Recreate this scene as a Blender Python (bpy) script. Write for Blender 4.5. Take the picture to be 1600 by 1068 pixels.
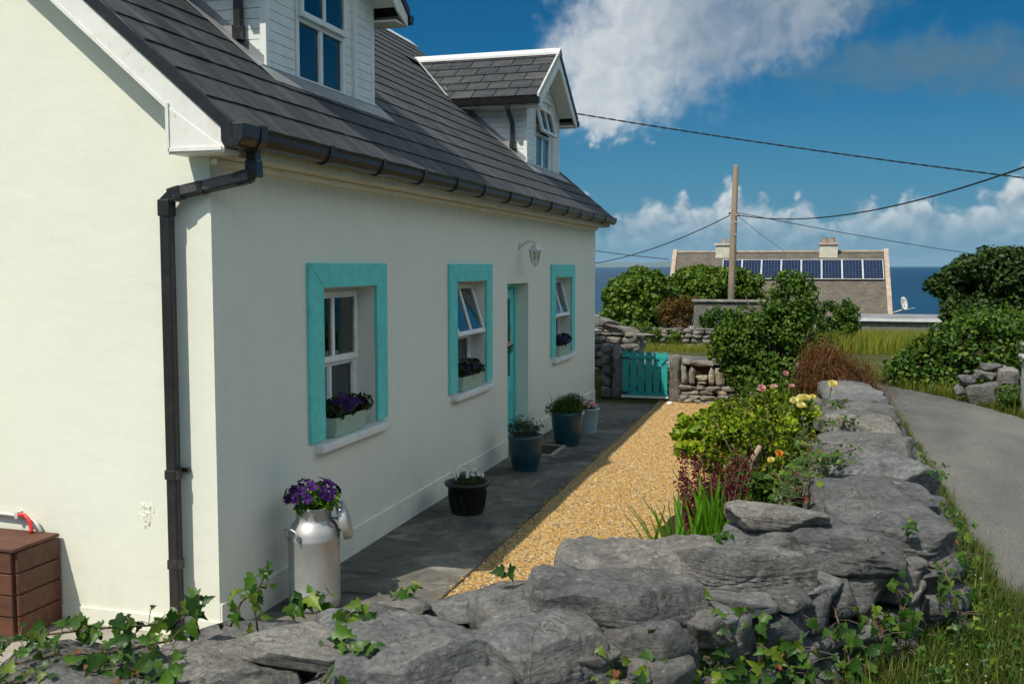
import bpy, bmesh, math, random
import numpy as np
from mathutils import Vector, Matrix, noise as mnoise
random.seed(7)
R = math.radians
scene = bpy.context.scene
for o in list(bpy.data.objects): bpy.data.objects.remove(o)
COL = scene.collection

# ------------------------------------------------------------------ camera
cam_d = bpy.data.cameras.new('camera'); cam = bpy.data.objects.new('camera', cam_d); COL.objects.link(cam)
cam.location = (3.45, -5.27, 2.30)
cam.rotation_euler = (R(90 - 4.337), 0, R(16.492))
cam_d.lens = 35.0; cam_d.sensor_width = 36.0; cam_d.clip_start = 0.05; cam_d.clip_end = 120000
scene.camera = cam
scene.view_settings.view_transform = 'Standard'; scene.view_settings.look = 'None'
scene.view_settings.gamma = 1.0; scene.view_settings.use_curve_mapping = False
scene.view_settings.exposure = 0.90
cy = scene.cycles; cy.max_bounces = 5; cy.diffuse_bounces = 3; cy.glossy_bounces = 3; cy.transmission_bounces = 4; cy.transparent_max_bounces = 8
cy.caustics_reflective = False; cy.caustics_refractive = False; cy.use_adaptive_sampling = True; cy.adaptive_threshold = 0.035

# ------------------------------------------------------------------ sun and sky
SUN = Vector((-0.27, -0.66, 1.0)).normalized()
sd = bpy.data.lights.new('sun', 'SUN'); sun = bpy.data.objects.new('sun', sd); COL.objects.link(sun)
sd.energy = 2.36; sd.angle = R(0.53); sd.color = (1.0, 0.935, 0.80)
sun.rotation_euler = (-SUN).to_track_quat('-Z', 'Y').to_euler(); sun.location = (-10, -20, 40)

W = bpy.data.worlds.new('World'); scene.world = W; W.use_nodes = True
def build_world():
    nt = W.node_tree; N = nt.nodes; L = nt.links; N.clear()
    def M(op, a, b=None, c=None, clamp=False):
        n = N.new('ShaderNodeMath'); n.operation = op; n.use_clamp = clamp
        for i, v in enumerate((a, b, c)):
            if v is None: continue
            if isinstance(v, (int, float)): n.inputs[i].default_value = v
            else: L.new(v, n.inputs[i])
        return n.outputs[0]
    def V(op, a, b=None):
        n = N.new('ShaderNodeVectorMath'); n.operation = op
        for i, v in enumerate((a, b)):
            if v is None: continue
            if isinstance(v, tuple): n.inputs[i].default_value = v
            else: L.new(v, n.inputs[i])
        return n.outputs['Value'] if op == 'LENGTH' else n.outputs[0]
    def SS(x, a, b):
        n = N.new('ShaderNodeMapRange'); n.interpolation_type = 'SMOOTHSTEP'
        L.new(x, n.inputs['Value']); n.inputs['From Min'].default_value = a; n.inputs['From Max'].default_value = b
        return n.outputs[0]
    def NZ(v, scale, detail, rough=0.6):
        n = N.new('ShaderNodeTexNoise'); n.noise_dimensions = '2D'; L.new(v, n.inputs['Vector']); n.inputs['Scale'].default_value = scale
        n.inputs['Detail'].default_value = detail; n.inputs['Roughness'].default_value = rough
        return n.outputs['Fac'], n.outputs['Color']
    def MIXC(f, a, b, bt='MIX'):
        n = N.new('ShaderNodeMix'); n.data_type = 'RGBA'; n.blend_type = bt
        for s, v in ((n.inputs[0], f), (n.inputs[6], a), (n.inputs[7], b)):
            if isinstance(v, (int, float)): s.default_value = v
            elif isinstance(v, tuple): s.default_value = (*v, 1)
            else: L.new(v, s)
        return n.outputs[2]
    sky = N.new('ShaderNodeTexSky'); sky.sky_type = 'NISHITA'; sky.sun_disc = False
    el = math.asin(SUN.z); sky.sun_elevation = el
    sky.sun_rotation = math.atan2(SUN.x, SUN.y)
    sky.altitude = 0; sky.air_density = 1.0; sky.dust_density = 0.35; sky.ozone_density = 2.5
    tc = N.new('ShaderNodeTexCoord'); sp = N.new('ShaderNodeSeparateXYZ'); L.new(tc.outputs['Generated'], sp.inputs[0])
    az = M('MULTIPLY', M('ARCTAN2', sp.outputs[0], sp.outputs[1]), 57.2958)
    elv = M('MULTIPLY', M('ARCSINE', sp.outputs[2]), 57.2958)
    cb = N.new('ShaderNodeCombineXYZ'); L.new(az, cb.inputs[0]); L.new(elv, cb.inputs[1]); P0 = cb.outputs[0]
    # billowy edges: rounded lobes from a fractal cell pattern, slightly warped
    def VOR(v, scale, detail):
        n = N.new('ShaderNodeTexVoronoi'); n.voronoi_dimensions = '2D'; n.feature = 'F1'; n.normalize = True; L.new(v, n.inputs['Vector']); n.inputs['Scale'].default_value = scale
        n.inputs['Detail'].default_value = detail; n.inputs['Roughness'].default_value = .55; return n.outputs['Distance']
    _, wc = NZ(P0, 0.35, 3, .6)
    P = V('ADD', P0, V('MULTIPLY', V('SUBTRACT', wc, (.5, .5, .5)), (2.6, 2.0, 0)))
    bil = M('SUBTRACT', .62, M('MULTIPLY', VOR(P, .62, 2), 1.25))
    bil2 = M('SUBTRACT', .62, M('MULTIPLY', VOR(V('ADD', P, (-.35, .45, 0)), .62, 1), 1.25))
    n1, _ = NZ(P0, 0.9, 4, 0.6)
    def field(blobs):
        F = None
        for (u, v, ru, rv) in blobs:      # centre azimuth / elevation and half sizes, in degrees
            ln = V('LENGTH', V('MULTIPLY', V('SUBTRACT', P, (u, v, 0)), (1 / ru, 1 / rv, 0)))
            f = M('SUBTRACT', 1.0, ln); F = f if F is None else M('MAXIMUM', F, f)
        return F
    cum = field([(-10.6, 10.9, 4.6, 3.7), (-7.8, 13.3, 6.0, 4.8), (-3.6, 15.8, 6.4, 3.4), (-11.2, 9.0, 2.6, 1.7), (-2.8, 13.4, 4.8, 2.8)])
    # broken fair-weather cumulus all round, and lumpy cumulus low over the sea
    g1, _ = NZ(P0, 0.045, 2); gen = M('SUBTRACT', M('SUBTRACT', M('MULTIPLY', g1, 3.0), 0.92), M('MULTIPLY', SS(elv, 32.0, 62.0), 1.0))   # denser low down, open overhead: unseen cover shaped for fill light and shadow depth
    hi = SS(elv, 17.5, 24.0); gen = M('SUBTRACT', M('MULTIPLY', gen, hi), M('MULTIPLY', M('SUBTRACT', 1.0, hi), 2.0))
    lump, _ = NZ(V('MULTIPLY', P0, (1, 0, 0)), 0.33, 1)
    top = M('ADD', 0.1, M('MULTIPLY', lump, 6.8))                   # height of the bank's lumpy top
    band = M('MULTIPLY', M('DIVIDE', M('SUBTRACT', top, elv), 2.6), 1.0)
    F = M('MAXIMUM', M('MAXIMUM', M('MINIMUM', cum, .6), gen), M('MINIMUM', band, 0.30))
    dens = M('ADD', F, M('ADD', M('MULTIPLY', bil, M('SUBTRACT', .62, M('MULTIPLY', SS(elv, 6.5, 8.5), .22))), M('MULTIPLY', M('SUBTRACT', n1, .5), .5)))
    wis = M('ADD', field([(6.0, 10.6, 9.0, 1.7), (12.0, 9.4, 7.0, 1.4), (0.5, 14.0, 4.5, 2.0)]), M('MULTIPLY', M('SUBTRACT', n1, .5), .9))
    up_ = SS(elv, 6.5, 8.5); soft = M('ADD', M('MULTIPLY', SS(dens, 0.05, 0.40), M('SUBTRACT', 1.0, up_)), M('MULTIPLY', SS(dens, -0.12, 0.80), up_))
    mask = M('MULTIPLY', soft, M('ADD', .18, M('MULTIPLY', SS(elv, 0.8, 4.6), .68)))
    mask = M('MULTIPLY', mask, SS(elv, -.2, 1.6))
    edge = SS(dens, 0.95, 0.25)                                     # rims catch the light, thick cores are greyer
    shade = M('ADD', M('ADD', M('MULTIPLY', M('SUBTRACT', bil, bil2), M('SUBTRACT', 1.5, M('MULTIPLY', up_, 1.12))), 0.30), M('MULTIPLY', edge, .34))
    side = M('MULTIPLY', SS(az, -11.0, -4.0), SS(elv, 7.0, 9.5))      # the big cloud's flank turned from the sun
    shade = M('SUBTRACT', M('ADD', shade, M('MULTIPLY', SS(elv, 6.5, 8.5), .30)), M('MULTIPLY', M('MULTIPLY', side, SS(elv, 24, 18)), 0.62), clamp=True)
    lit = MIXC(SS(elv, 16.0, 32.0), (0.47, 0.475, 0.465), (0.93, 1.05, 1.04))   # unseen higher clouds made brighter to fill the shaded front wall
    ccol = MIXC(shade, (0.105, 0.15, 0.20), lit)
    wmask = M('MULTIPLY', SS(wis, -0.15, 0.80), 0.85)
    # deep polarised blue of the day
    grade = MIXC(1.0, sky.outputs[0], (0.010, 0.185, 0.290), 'MULTIPLY')
    hz = M('MULTIPLY', M('SUBTRACT', 1.0, SS(elv, -1.0, 13.0)), .80)
    grade = MIXC(hz, grade, (0.62, 1.46, 2.20))
    bg = N.new('ShaderNodeBackground'); L.new(grade, bg.inputs[0]); bg.inputs[1].default_value = 0.10
    bw = N.new('ShaderNodeBackground'); bw.inputs[0].default_value = (0.045, 0.100, 0.150, 1)
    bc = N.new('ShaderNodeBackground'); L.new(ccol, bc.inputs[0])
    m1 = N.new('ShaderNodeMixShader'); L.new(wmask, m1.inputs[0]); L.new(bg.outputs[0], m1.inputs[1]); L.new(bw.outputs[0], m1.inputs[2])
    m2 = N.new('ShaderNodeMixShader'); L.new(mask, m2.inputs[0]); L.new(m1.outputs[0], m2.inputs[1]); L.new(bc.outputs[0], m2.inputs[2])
    out = N.new('ShaderNodeOutputWorld'); L.new(m2.outputs[0], out.inputs[0])
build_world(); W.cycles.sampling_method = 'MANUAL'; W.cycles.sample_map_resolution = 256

# ------------------------------------------------------------------ materials
def newmat(name):
    m = bpy.data.materials.new(name); m.use_nodes = True; nt = m.node_tree
    b = nt.nodes['Principled BSDF']
    return m, nt, b
def lnk(nt, a, b): nt.links.new(a, b)
def pos(nt, kind='world', scale=(1, 1, 1)):
    if kind == 'world': o = nt.nodes.new('ShaderNodeNewGeometry').outputs['Position']
    elif kind == 'object': o = nt.nodes.new('ShaderNodeTexCoord').outputs['Object']
    else: o = nt.nodes.new('ShaderNodeTexCoord').outputs['Generated']
    if scale != (1, 1, 1):
        m = nt.nodes.new('ShaderNodeVectorMath'); m.operation = 'MULTIPLY'; m.inputs[1].default_value = scale
        lnk(nt, o, m.inputs[0]); o = m.outputs[0]
    return o
def nz(nt, v, scale, detail=6, rough=.6, dist=0):
    n = nt.nodes.new('ShaderNodeTexNoise'); lnk(nt, v, n.inputs['Vector']); n.inputs['Scale'].default_value = scale
    n.inputs['Detail'].default_value = detail; n.inputs['Roughness'].default_value = rough; n.inputs['Distortion'].default_value = dist
    return n.outputs['Fac']
def ramp(nt, f, stops):
    n = nt.nodes.new('ShaderNodeValToRGB'); e = n.color_ramp.elements
    while len(e) < len(stops): e.new(0.5)
    for el, (p, c) in zip(e, stops):
        el.position = p; el.color = (*c, 1) if len(c) == 3 else c
    lnk(nt, f, n.inputs[0]); return n.outputs[0]
def mixc(nt, f, a, b, bt='MIX'):
    n = nt.nodes.new('ShaderNodeMix'); n.data_type = 'RGBA'; n.blend_type = bt
    for s, v in ((n.inputs[0], f), (n.inputs[6], a), (n.inputs[7], b)):
        if isinstance(v, (int, float)): s.default_value = v
        elif isinstance(v, tuple): s.default_value = (*v, 1)
        else: lnk(nt, v, s)
    return n.outputs[2]
def mth(nt, op, a, b=0.0, clamp=False):
    n = nt.nodes.new('ShaderNodeMath'); n.operation = op; n.use_clamp = clamp
    for i, v in enumerate((a, b)):
        if isinstance(v, (int, float)): n.inputs[i].default_value = v
        else: lnk(nt, v, n.inputs[i])
    return n.outputs[0]
def bump(nt, b, h, strength=.5, dist=.01, prev=None):
    n = nt.nodes.new('ShaderNodeBump'); n.inputs['Strength'].default_value = strength; n.inputs['Distance'].default_value = dist
    lnk(nt, h, n.inputs['Height'])
    if prev is not None: lnk(nt, prev, n.inputs['Normal'])
    lnk(nt, n.outputs[0], b.inputs['Normal']); return n.outputs[0]
def simple(name, col, rough=.6, var=.15, scale=6, metal=0, bstr=0, bscale=60, spec=.5, kind='world', dirt=None):
    m, nt, b = newmat(name); p = pos(nt, kind)
    f = nz(nt, p, scale, 6)
    lo = tuple(c * (1 - var) for c in col); hi = tuple(min(1, c * (1 + var)) for c in col)
    c = ramp(nt, f, [(.3, lo), (.7, hi)])
    if dirt:
        c = mixc(nt, mth(nt, 'MULTIPLY', ramp(nt, nz(nt, p, scale * 2.7, 8, .7), [(.52, (0, 0, 0)), (.75, (1, 1, 1))]), dirt[1]), c, dirt[0])
    lnk(nt, c, b.inputs['Base Color'])
    b.inputs['Roughness'].default_value = rough; b.inputs['Metallic'].default_value = metal; b.inputs['Specular IOR Level'].default_value = spec
    if bstr: bump(nt, b, nz(nt, p, bscale, 4), bstr, .004)
    return m
def mat_stucco():
    m, nt, b = newmat('painted_render'); p = pos(nt)
    c = ramp(nt, nz(nt, p, 1.3, 5), [(.3, (.77, .775, .67)), (.7, (.81, .815, .715))])
    # thin rusty runs below the eaves and faint grime, paint specks
    run = nz(nt, pos(nt, 'world', (6, 6, .7)), 2.2, 5, .65)
    z = nt.nodes.new('ShaderNodeSeparateXYZ'); lnk(nt, pos(nt), z.inputs[0])
    top = nt.nodes.new('ShaderNodeMapRange'); lnk(nt, z.outputs[2], top.inputs[0]); top.inputs[1].default_value = 2.62; top.inputs[2].default_value = 3.0
    f = mth(nt, 'MULTIPLY', ramp(nt, run, [(.42, (0, 0, 0)), (.72, (1, 1, 1))]), mth(nt, 'MULTIPLY', mth(nt, 'MULTIPLY', top.outputs[0], mth(nt, 'GREATER_THAN', z.outputs[0], -.01)), .45))
    c = mixc(nt, f, c, (.62, .50, .27))
    low = nt.nodes.new('ShaderNodeMapRange'); lnk(nt, z.outputs[2], low.inputs[0]); low.inputs[1].default_value = .55; low.inputs[2].default_value = 0.0
    f2 = mth(nt, 'MULTIPLY', ramp(nt, nz(nt, p, 3.5, 6), [(.4, (0, 0, 0)), (.8, (1, 1, 1))]), mth(nt, 'MULTIPLY', low.outputs[0], .5))
    c = mixc(nt, f2, c, (.52, .50, .42))
    stk = ramp(nt, nz(nt, pos(nt, 'world', (9, 9, .28)), 1.6, 5, .6), [(.52, (0, 0, 0)), (.74, (1, 1, 1))])
    c = mixc(nt, mth(nt, 'MULTIPLY', mth(nt, 'MULTIPLY', stk, mth(nt, 'GREATER_THAN', z.outputs[0], -.01)), .14), c, (.60, .585, .50))
    sp = ramp(nt, nz(nt, p, 17, 2), [(.74, (0, 0, 0)), (.78, (1, 1, 1))])
    c = mixc(nt, mth(nt, 'MULTIPLY', sp, .35), c, (.45, .44, .38))
    lnk(nt, c, b.inputs['Base Color']); b.inputs['Roughness'].default_value = .75; b.inputs['Specular IOR Level'].default_value = .3
    h1 = bump(nt, b, nz(nt, pos(nt, 'world', (1, 1, 1.3)), 5, 5, .5, .4), .36, .011)
    bump(nt, b, nz(nt, p, 60, 3), .22, .003, h1)
    return m
def mat_stone(name, lo=(.080, .081, .084), mid=(.18, .18, .18), hi=(.30, .297, .288), strata=1.0):
    m, nt, b = newmat(name); p = pos(nt)
    oi = nt.nodes.new('ShaderNodeObjectInfo')
    c = ramp(nt, nz(nt, p, 5.5, 10, .68, .5), [(.28, lo), (.5, mid), (.74, hi)])
    bl = ramp(nt, nz(nt, p, 2.2, 4), [(.45, (0, 0, 0)), (.66, (1, 1, 1))])
    c = mixc(nt, mth(nt, 'MULTIPLY', bl, .28), c, (.20, .175, .138))
    lich = ramp(nt, nz(nt, p, 21, 6, .7), [(.60, (0, 0, 0)), (.68, (1, 1, 1))])
    lm = ramp(nt, nz(nt, p, 2.9, 3), [(.46, (0, 0, 0)), (.60, (1, 1, 1))])
    c = mixc(nt, mth(nt, 'MULTIPLY', mth(nt, 'MULTIPLY', lich, lm), .6), c, (.50, .49, .44))
    pits = ramp(nt, nz(nt, p, 55, 3), [(.30, (1, 1, 1)), (.38, (0, 0, 0))])
    c = mixc(nt, mth(nt, 'MULTIPLY', pits, .6), c, (.05, .048, .045))
    c = mixc(nt, .85, c, ramp(nt, nz(nt, p, 34, 6, .72), [(.32, (.45, .45, .46)), (.5, (.95, .95, .95)), (.7, (1.5, 1.48, 1.42))]), 'MULTIPLY')
    crk = nt.nodes.new('ShaderNodeTexVoronoi'); crk.feature = 'DISTANCE_TO_EDGE'; wv = nt.nodes.new('ShaderNodeVectorMath'); wv.operation = 'ADD'; nn = nt.nodes.new('ShaderNodeTexNoise'); nn.inputs['Scale'].default_value = 6; nn.inputs['Detail'].default_value = 5; lnk(nt, p, nn.inputs['Vector']); sc_ = nt.nodes.new('ShaderNodeVectorMath'); sc_.operation = 'SCALE'; sc_.inputs[3].default_value = .35; lnk(nt, nn.outputs['Color'], sc_.inputs[0]); lnk(nt, p, wv.inputs[0]); lnk(nt, sc_.outputs[0], wv.inputs[1]); lnk(nt, wv.outputs[0], crk.inputs['Vector']); crk.inputs['Scale'].default_value = 4.5
    ck = ramp(nt, crk.outputs['Distance'], [(.0, (1, 1, 1)), (.022, (0, 0, 0))]); ck = mth(nt, 'MULTIPLY', ck, ramp(nt, nz(nt, p, 3.7, 3), [(.48, (0, 0, 0)), (.58, (1, 1, 1))]))
    c = mixc(nt, mth(nt, 'MULTIPLY', ck, .75), c, (.03, .029, .028))
    v = ramp(nt, oi.outputs['Random'], [(0, (.66, .68, .72)), (.5, (1.0, .98, .95)), (.75, (1.02, 1.05, 1.1)), (1, (1.35, 1.27, 1.15))])
    c = mixc(nt, 1.0, c, v, 'MULTIPLY')
    sp1 = mth(nt, 'MULTIPLY', ramp(nt, nz(nt, p, 13, 7, .75, .6), [(.62, (0, 0, 0)), (.66, (1, 1, 1))]), ramp(nt, nz(nt, p, 1.7, 2), [(.45, (0, 0, 0)), (.55, (1, 1, 1))]))
    c = mixc(nt, mth(nt, 'MULTIPLY', sp1, .7), c, (.52, .51, .47))
    sp2 = mth(nt, 'MULTIPLY', ramp(nt, nz(nt, p, 30, 4, .7), [(.68, (0, 0, 0)), (.72, (1, 1, 1))]), ramp(nt, nz(nt, p, 2.3, 2), [(.56, (0, 0, 0)), (.62, (1, 1, 1))]))
    c = mixc(nt, mth(nt, 'MULTIPLY', sp2, .7), c, (.34, .20, .05))
    lnk(nt, c, b.inputs['Base Color']); b.inputs['Roughness'].default_value = .82; b.inputs['Specular IOR Level'].default_value = .35
    h = bump(nt, b, nz(nt, pos(nt, 'world', (1, 1, 5 * strata)), 5, 9, .66, 1.0), .75, .05)
    h = bump(nt, b, nz(nt, p, 28, 8, .72), .9, .022, h)
    bump(nt, b, nz(nt, p, 120, 4), .6, .006, h)
    return m
def mat_leaf(name, cols, rough=.5, trans=.28, spec=.25):
    m, nt, b = newmat(name)
    a = nt.nodes.new('ShaderNodeAttribute'); a.attribute_name = 'tint'
    oi = nt.nodes.new('ShaderNodeObjectInfo')
    f = mth(nt, 'FRACT', mth(nt, 'ADD', a.outputs['Fac'], oi.outputs['Random']))
    n = len(cols); c = ramp(nt, f, [(i / (n - 1), k) for i, k in enumerate(cols)])
    c = mixc(nt, .3, c, ramp(nt, nz(nt, pos(nt), 40, 3), [(.3, (.5, .5, .5)), (.7, (1.2, 1.2, 1.2))]), 'MULTIPLY')
    lnk(nt, c, b.inputs['Base Color']); b.inputs['Roughness'].default_value = rough; b.inputs['Specular IOR Level'].default_value = spec
    t = nt.nodes.new('ShaderNodeBsdfTranslucent'); lnk(nt, mixc(nt, 1.0, c, (1.1, 1.25, .55), 'MULTIPLY'), t.inputs[0])
    mx = nt.nodes.new('ShaderNodeMixShader'); mx.inputs[0].default_value = trans
    lnk(nt, b.outputs[0], mx.inputs[1]); lnk(nt, t.outputs[0], mx.inputs[2])
    lnk(nt, mx.outputs[0], nt.nodes['Material Output'].inputs[0])
    return m
def mat_tile():
    m, nt, b = newmat('roof_slate'); p = pos(nt); oi = nt.nodes.new('ShaderNodeObjectInfo')
    c = ramp(nt, nz(nt, p, 9, 8, .7), [(.3, (.033, .036, .041)), (.7, (.066, .070, .076))])
    st = nz(nt, pos(nt, 'world', (1.0, 7, 1.0)), 1.1, 6, .7)
    c = mixc(nt, mth(nt, 'MULTIPLY', ramp(nt, st, [(.48, (0, 0, 0)), (.72, (1, 1, 1))]), .5), c, (.165, .168, .168))
    c = mixc(nt, 1.0, c, ramp(nt, oi.outputs['Random'], [(0, (.75, .76, .8)), (1, (1.25, 1.22, 1.18))]), 'MULTIPLY')
    li = ramp(nt, nz(nt, p, 42, 4, .7), [(.66, (0, 0, 0)), (.72, (1, 1, 1))])
    c = mixc(nt, mth(nt, 'MULTIPLY', li, .5), c, (.30, .285, .22))
    lnk(nt, c, b.inputs['Base Color']); b.inputs['Roughness'].default_value = .75; b.inputs['Specular IOR Level'].default_value = .2
    bump(nt, b, nz(nt, p, 95, 5), .35, .004); return m
def mat_wood(name, dark, light, rough=.65, axis=0):
    m, nt, b = newmat(name); s = [18, 18, 18]; s[axis] = 1.6
    oi = nt.nodes.new('ShaderNodeObjectInfo')
    c = ramp(nt, nz(nt, pos(nt, 'world', tuple(s)), 1.4, 7, .65, .4), [(.3, dark), (.72, light)])
    c = mixc(nt, 1.0, c, ramp(nt, oi.outputs['Random'], [(0, (.8, .8, .8)), (1, (1.2, 1.15, 1.1))]), 'MULTIPLY')
    lnk(nt, c, b.inputs['Base Color']); b.inputs['Roughness'].default_value = rough
    bump(nt, b, nz(nt, pos(nt, 'world', tuple(s)), 2.5, 6), .3, .004); return m
def mat_concrete(name, lo, hi, dark):
    m, nt, b = newmat(name); p = pos(nt)
    c = ramp(nt, nz(nt, p, 2.6, 9, .7), [(.3, lo), (.7, hi)])
    c = mixc(nt, mth(nt, 'MULTIPLY', ramp(nt, nz(nt, p, .9, 7, .7, .8), [(.44, (0, 0, 0)), (.58, (1, 1, 1))]), .8), c, dark)
    c = mixc(nt, mth(nt, 'MULTIPLY', ramp(nt, nz(nt, p, 1.7, 8, .75, 1.2), [(.50, (0, 0, 0)), (.64, (1, 1, 1))]), .75), c, tuple(min(1, k * 1.7) for k in hi))
    c = mixc(nt, mth(nt, 'MULTIPLY', ramp(nt, nz(nt, p, 70, 3), [(.6, (0, 0, 0)), (.7, (1, 1, 1))]), .4), c, (.3, .28, .23))
    lnk(nt, c, b.inputs['Base Color']); b.inputs['Roughness'].default_value = .9; b.inputs['Specular IOR Level'].default_value = .25
    h = bump(nt, b, nz(nt, p, 9, 8, .7), .6, .015); bump(nt, b, nz(nt, p, 120, 4), .5, .004, h); return m
def mat_road():
    m, nt, b = newmat('worn_asphalt'); p = pos(nt)
    c = ramp(nt, nz(nt, pos(nt, 'world', (1, .35, 1)), 1.4, 6, .6), [(.32, (.098, .097, .093)), (.52, (.15, .146, .136)), (.72, (.20, .19, .17))])
    ch = ramp(nt, nz(nt, p, 70, 4, .8), [(.34, (.35, .35, .35)), (.52, (1, 1, 1)), (.68, (1.75, 1.72, 1.62))])
    c = mixc(nt, .75, c, ch, 'MULTIPLY')
    c = mixc(nt, mth(nt, 'MULTIPLY', ramp(nt, nz(nt, p, 3.2, 8, .75), [(.56, (0, 0, 0)), (.72, (1, 1, 1))]), .5), c, (.19, .17, .14))
    lnk(nt, c, b.inputs['Base Color']); b.inputs['Roughness'].default_value = .88; b.inputs['Specular IOR Level'].default_value = .3
    bump(nt, b, nz(nt, p, 70, 4), .8, .012); return m
def mat_gravel():
    m, nt, b = newmat('gravel_ground'); v = nt.nodes.new('ShaderNodeTexVoronoi'); lnk(nt, pos(nt), v.inputs['Vector']); v.inputs['Scale'].default_value = 75
    s = nt.nodes.new('ShaderNodeSeparateColor'); lnk(nt, v.outputs['Color'], s.inputs[0])
    c = ramp(nt, s.outputs[0], [(0, (.16, .10, .05)), (.5, (.36, .22, .10)), (1, (.52, .40, .25))])
    lnk(nt, c, b.inputs['Base Color']); b.inputs['Roughness'].default_value = .8
    bump(nt, b, mth(nt, 'SUBTRACT', 1.0, v.outputs['Distance']), .8, .01); return m
def mat_pebble():
    m, nt, b = newmat('gravel_pebble'); oi = nt.nodes.new('ShaderNodeObjectInfo')
    c = ramp(nt, oi.outputs['Random'], [(0, (.58, .49, .31)), (.12, (.46, .29, .085)), (.35, (.44, .23, .045)), (.55, (.52, .36, .12)), (.70, (.36, .16, .035)), (.82, (.64, .54, .33)), (.91, (.22, .17, .12)), (1, (.10, .085, .07))])
    lnk(nt, c, b.inputs['Base Color']); b.inputs['Roughness'].default_value = .6; return m
def mat_ground():
    m, nt, b = newmat('grassy_soil'); p = pos(nt)
    c = ramp(nt, nz(nt, p, 1.1, 8, .7), [(.3, (.045, .055, .018)), (.5, (.075, .085, .026)), (.7, (.12, .105, .045))])
    lnk(nt, c, b.inputs['Base Color']); b.inputs['Roughness'].default_value = .95; b.inputs['Specular IOR Level'].default_value = .1
    bump(nt, b, nz(nt, p, 14, 8, .7), .8, .05); return m
def mat_sea():
    m, nt, b = newmat('sea_water'); p = pos(nt)
    c = ramp(nt, nz(nt, pos(nt, 'world', (.25, 1, 1)), .004, 6), [(.35, (.0, .030, .075)), (.65, (.001, .048, .108))])
    lnk(nt, c, b.inputs['Base Color']); b.inputs['Roughness'].default_value = .30; b.inputs['IOR'].default_value = 1.33; b.inputs['Specular IOR Level'].default_value = .05
    h = bump(nt, b, nz(nt, p, .35, 5, .6), .8, 1.2); bump(nt, b, nz(nt, p, .03, 4, .6), .7, 6, h); return m
def mat_glass(name='window_glass', tint=(.80, .86, .87)):
    m, nt, b = newmat(name); nt.nodes.remove(b)
    fr = nt.nodes.new('ShaderNodeFresnel'); fr.inputs[0].default_value = 1.65
    g = nt.nodes.new('ShaderNodeBsdfGlossy'); g.inputs['Roughness'].default_value = .01; g.inputs[0].default_value = (.9, .95, .97, 1)
    t = nt.nodes.new('ShaderNodeBsdfTransparent'); t.inputs[0].default_value = (*tint, 1)
    bp = nt.nodes.new('ShaderNodeBump'); bp.inputs['Strength'].default_value = .04; bp.inputs['Distance'].default_value = .02
    lnk(nt, nz(nt, pos(nt), 2.5, 2), bp.inputs['Height']); lnk(nt, bp.outputs[0], g.inputs['Normal'])
    mx = nt.nodes.new('ShaderNodeMixShader'); lnk(nt, mth(nt, 'ADD', mth(nt, 'MULTIPLY', fr.outputs[0], 1.2), .03, True), mx.inputs[0])
    lnk(nt, t.outputs[0], mx.inputs[1]); lnk(nt, g.outputs[0], mx.inputs[2]); lnk(nt, mx.outputs[0], nt.nodes['Material Output'].inputs[0])
    return m
def mat_farroof():
    m, nt, b = newmat('old_stone_slates'); tc = nt.nodes.new('ShaderNodeTexCoord')
    br = nt.nodes.new('ShaderNodeTexBrick'); mp = nt.nodes.new('ShaderNodeMapping'); lnk(nt, tc.outputs['UV'], mp.inputs[0])
    lnk(nt, mp.outputs[0], br.inputs[0]); br.inputs['Scale'].default_value = 1; br.inputs['Brick Width'].default_value = .23; br.inputs['Row Height'].default_value = .135
    br.inputs['Mortar Size'].default_value = .014; br.inputs['Color1'].default_value = (.17, .148, .122, 1); br.inputs['Color2'].default_value = (.125, .11, .094, 1); br.inputs['Mortar'].default_value = (.055, .05, .045, 1)
    c = mixc(nt, .75, br.outputs[0], ramp(nt, nz(nt, pos(nt), 1.1, 8, .7), [(.3, (.6, .6, .62)), (.7, (1.35, 1.3, 1.2))]), 'MULTIPLY')
    lnk(nt, c, b.inputs['Base Color']); b.inputs['Roughness'].default_value = .9
    bump(nt, b, br.outputs['Fac'], -.8, .03); return m
def mat_solar():
    m, nt, b = newmat('solar_cells'); u = nt.nodes.new('ShaderNodeTexCoord'); br = nt.nodes.new('ShaderNodeTexBrick'); lnk(nt, u.outputs['UV'], br.inputs[0])
    br.offset = 0; br.inputs['Scale'].default_value = 1; br.inputs['Brick Width'].default_value = 1 / 6; br.inputs['Row Height'].default_value = .1; br.inputs['Mortar Size'].default_value = .006
    br.inputs['Color1'].default_value = (.006, .012, .035, 1); br.inputs['Color2'].default_value = (.009, .018, .05, 1); br.inputs['Mortar'].default_value = (.12, .16, .24, 1)
    lnk(nt, br.outputs[0], b.inputs['Base Color']); b.inputs['Roughness'].default_value = .15; return m

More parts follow.
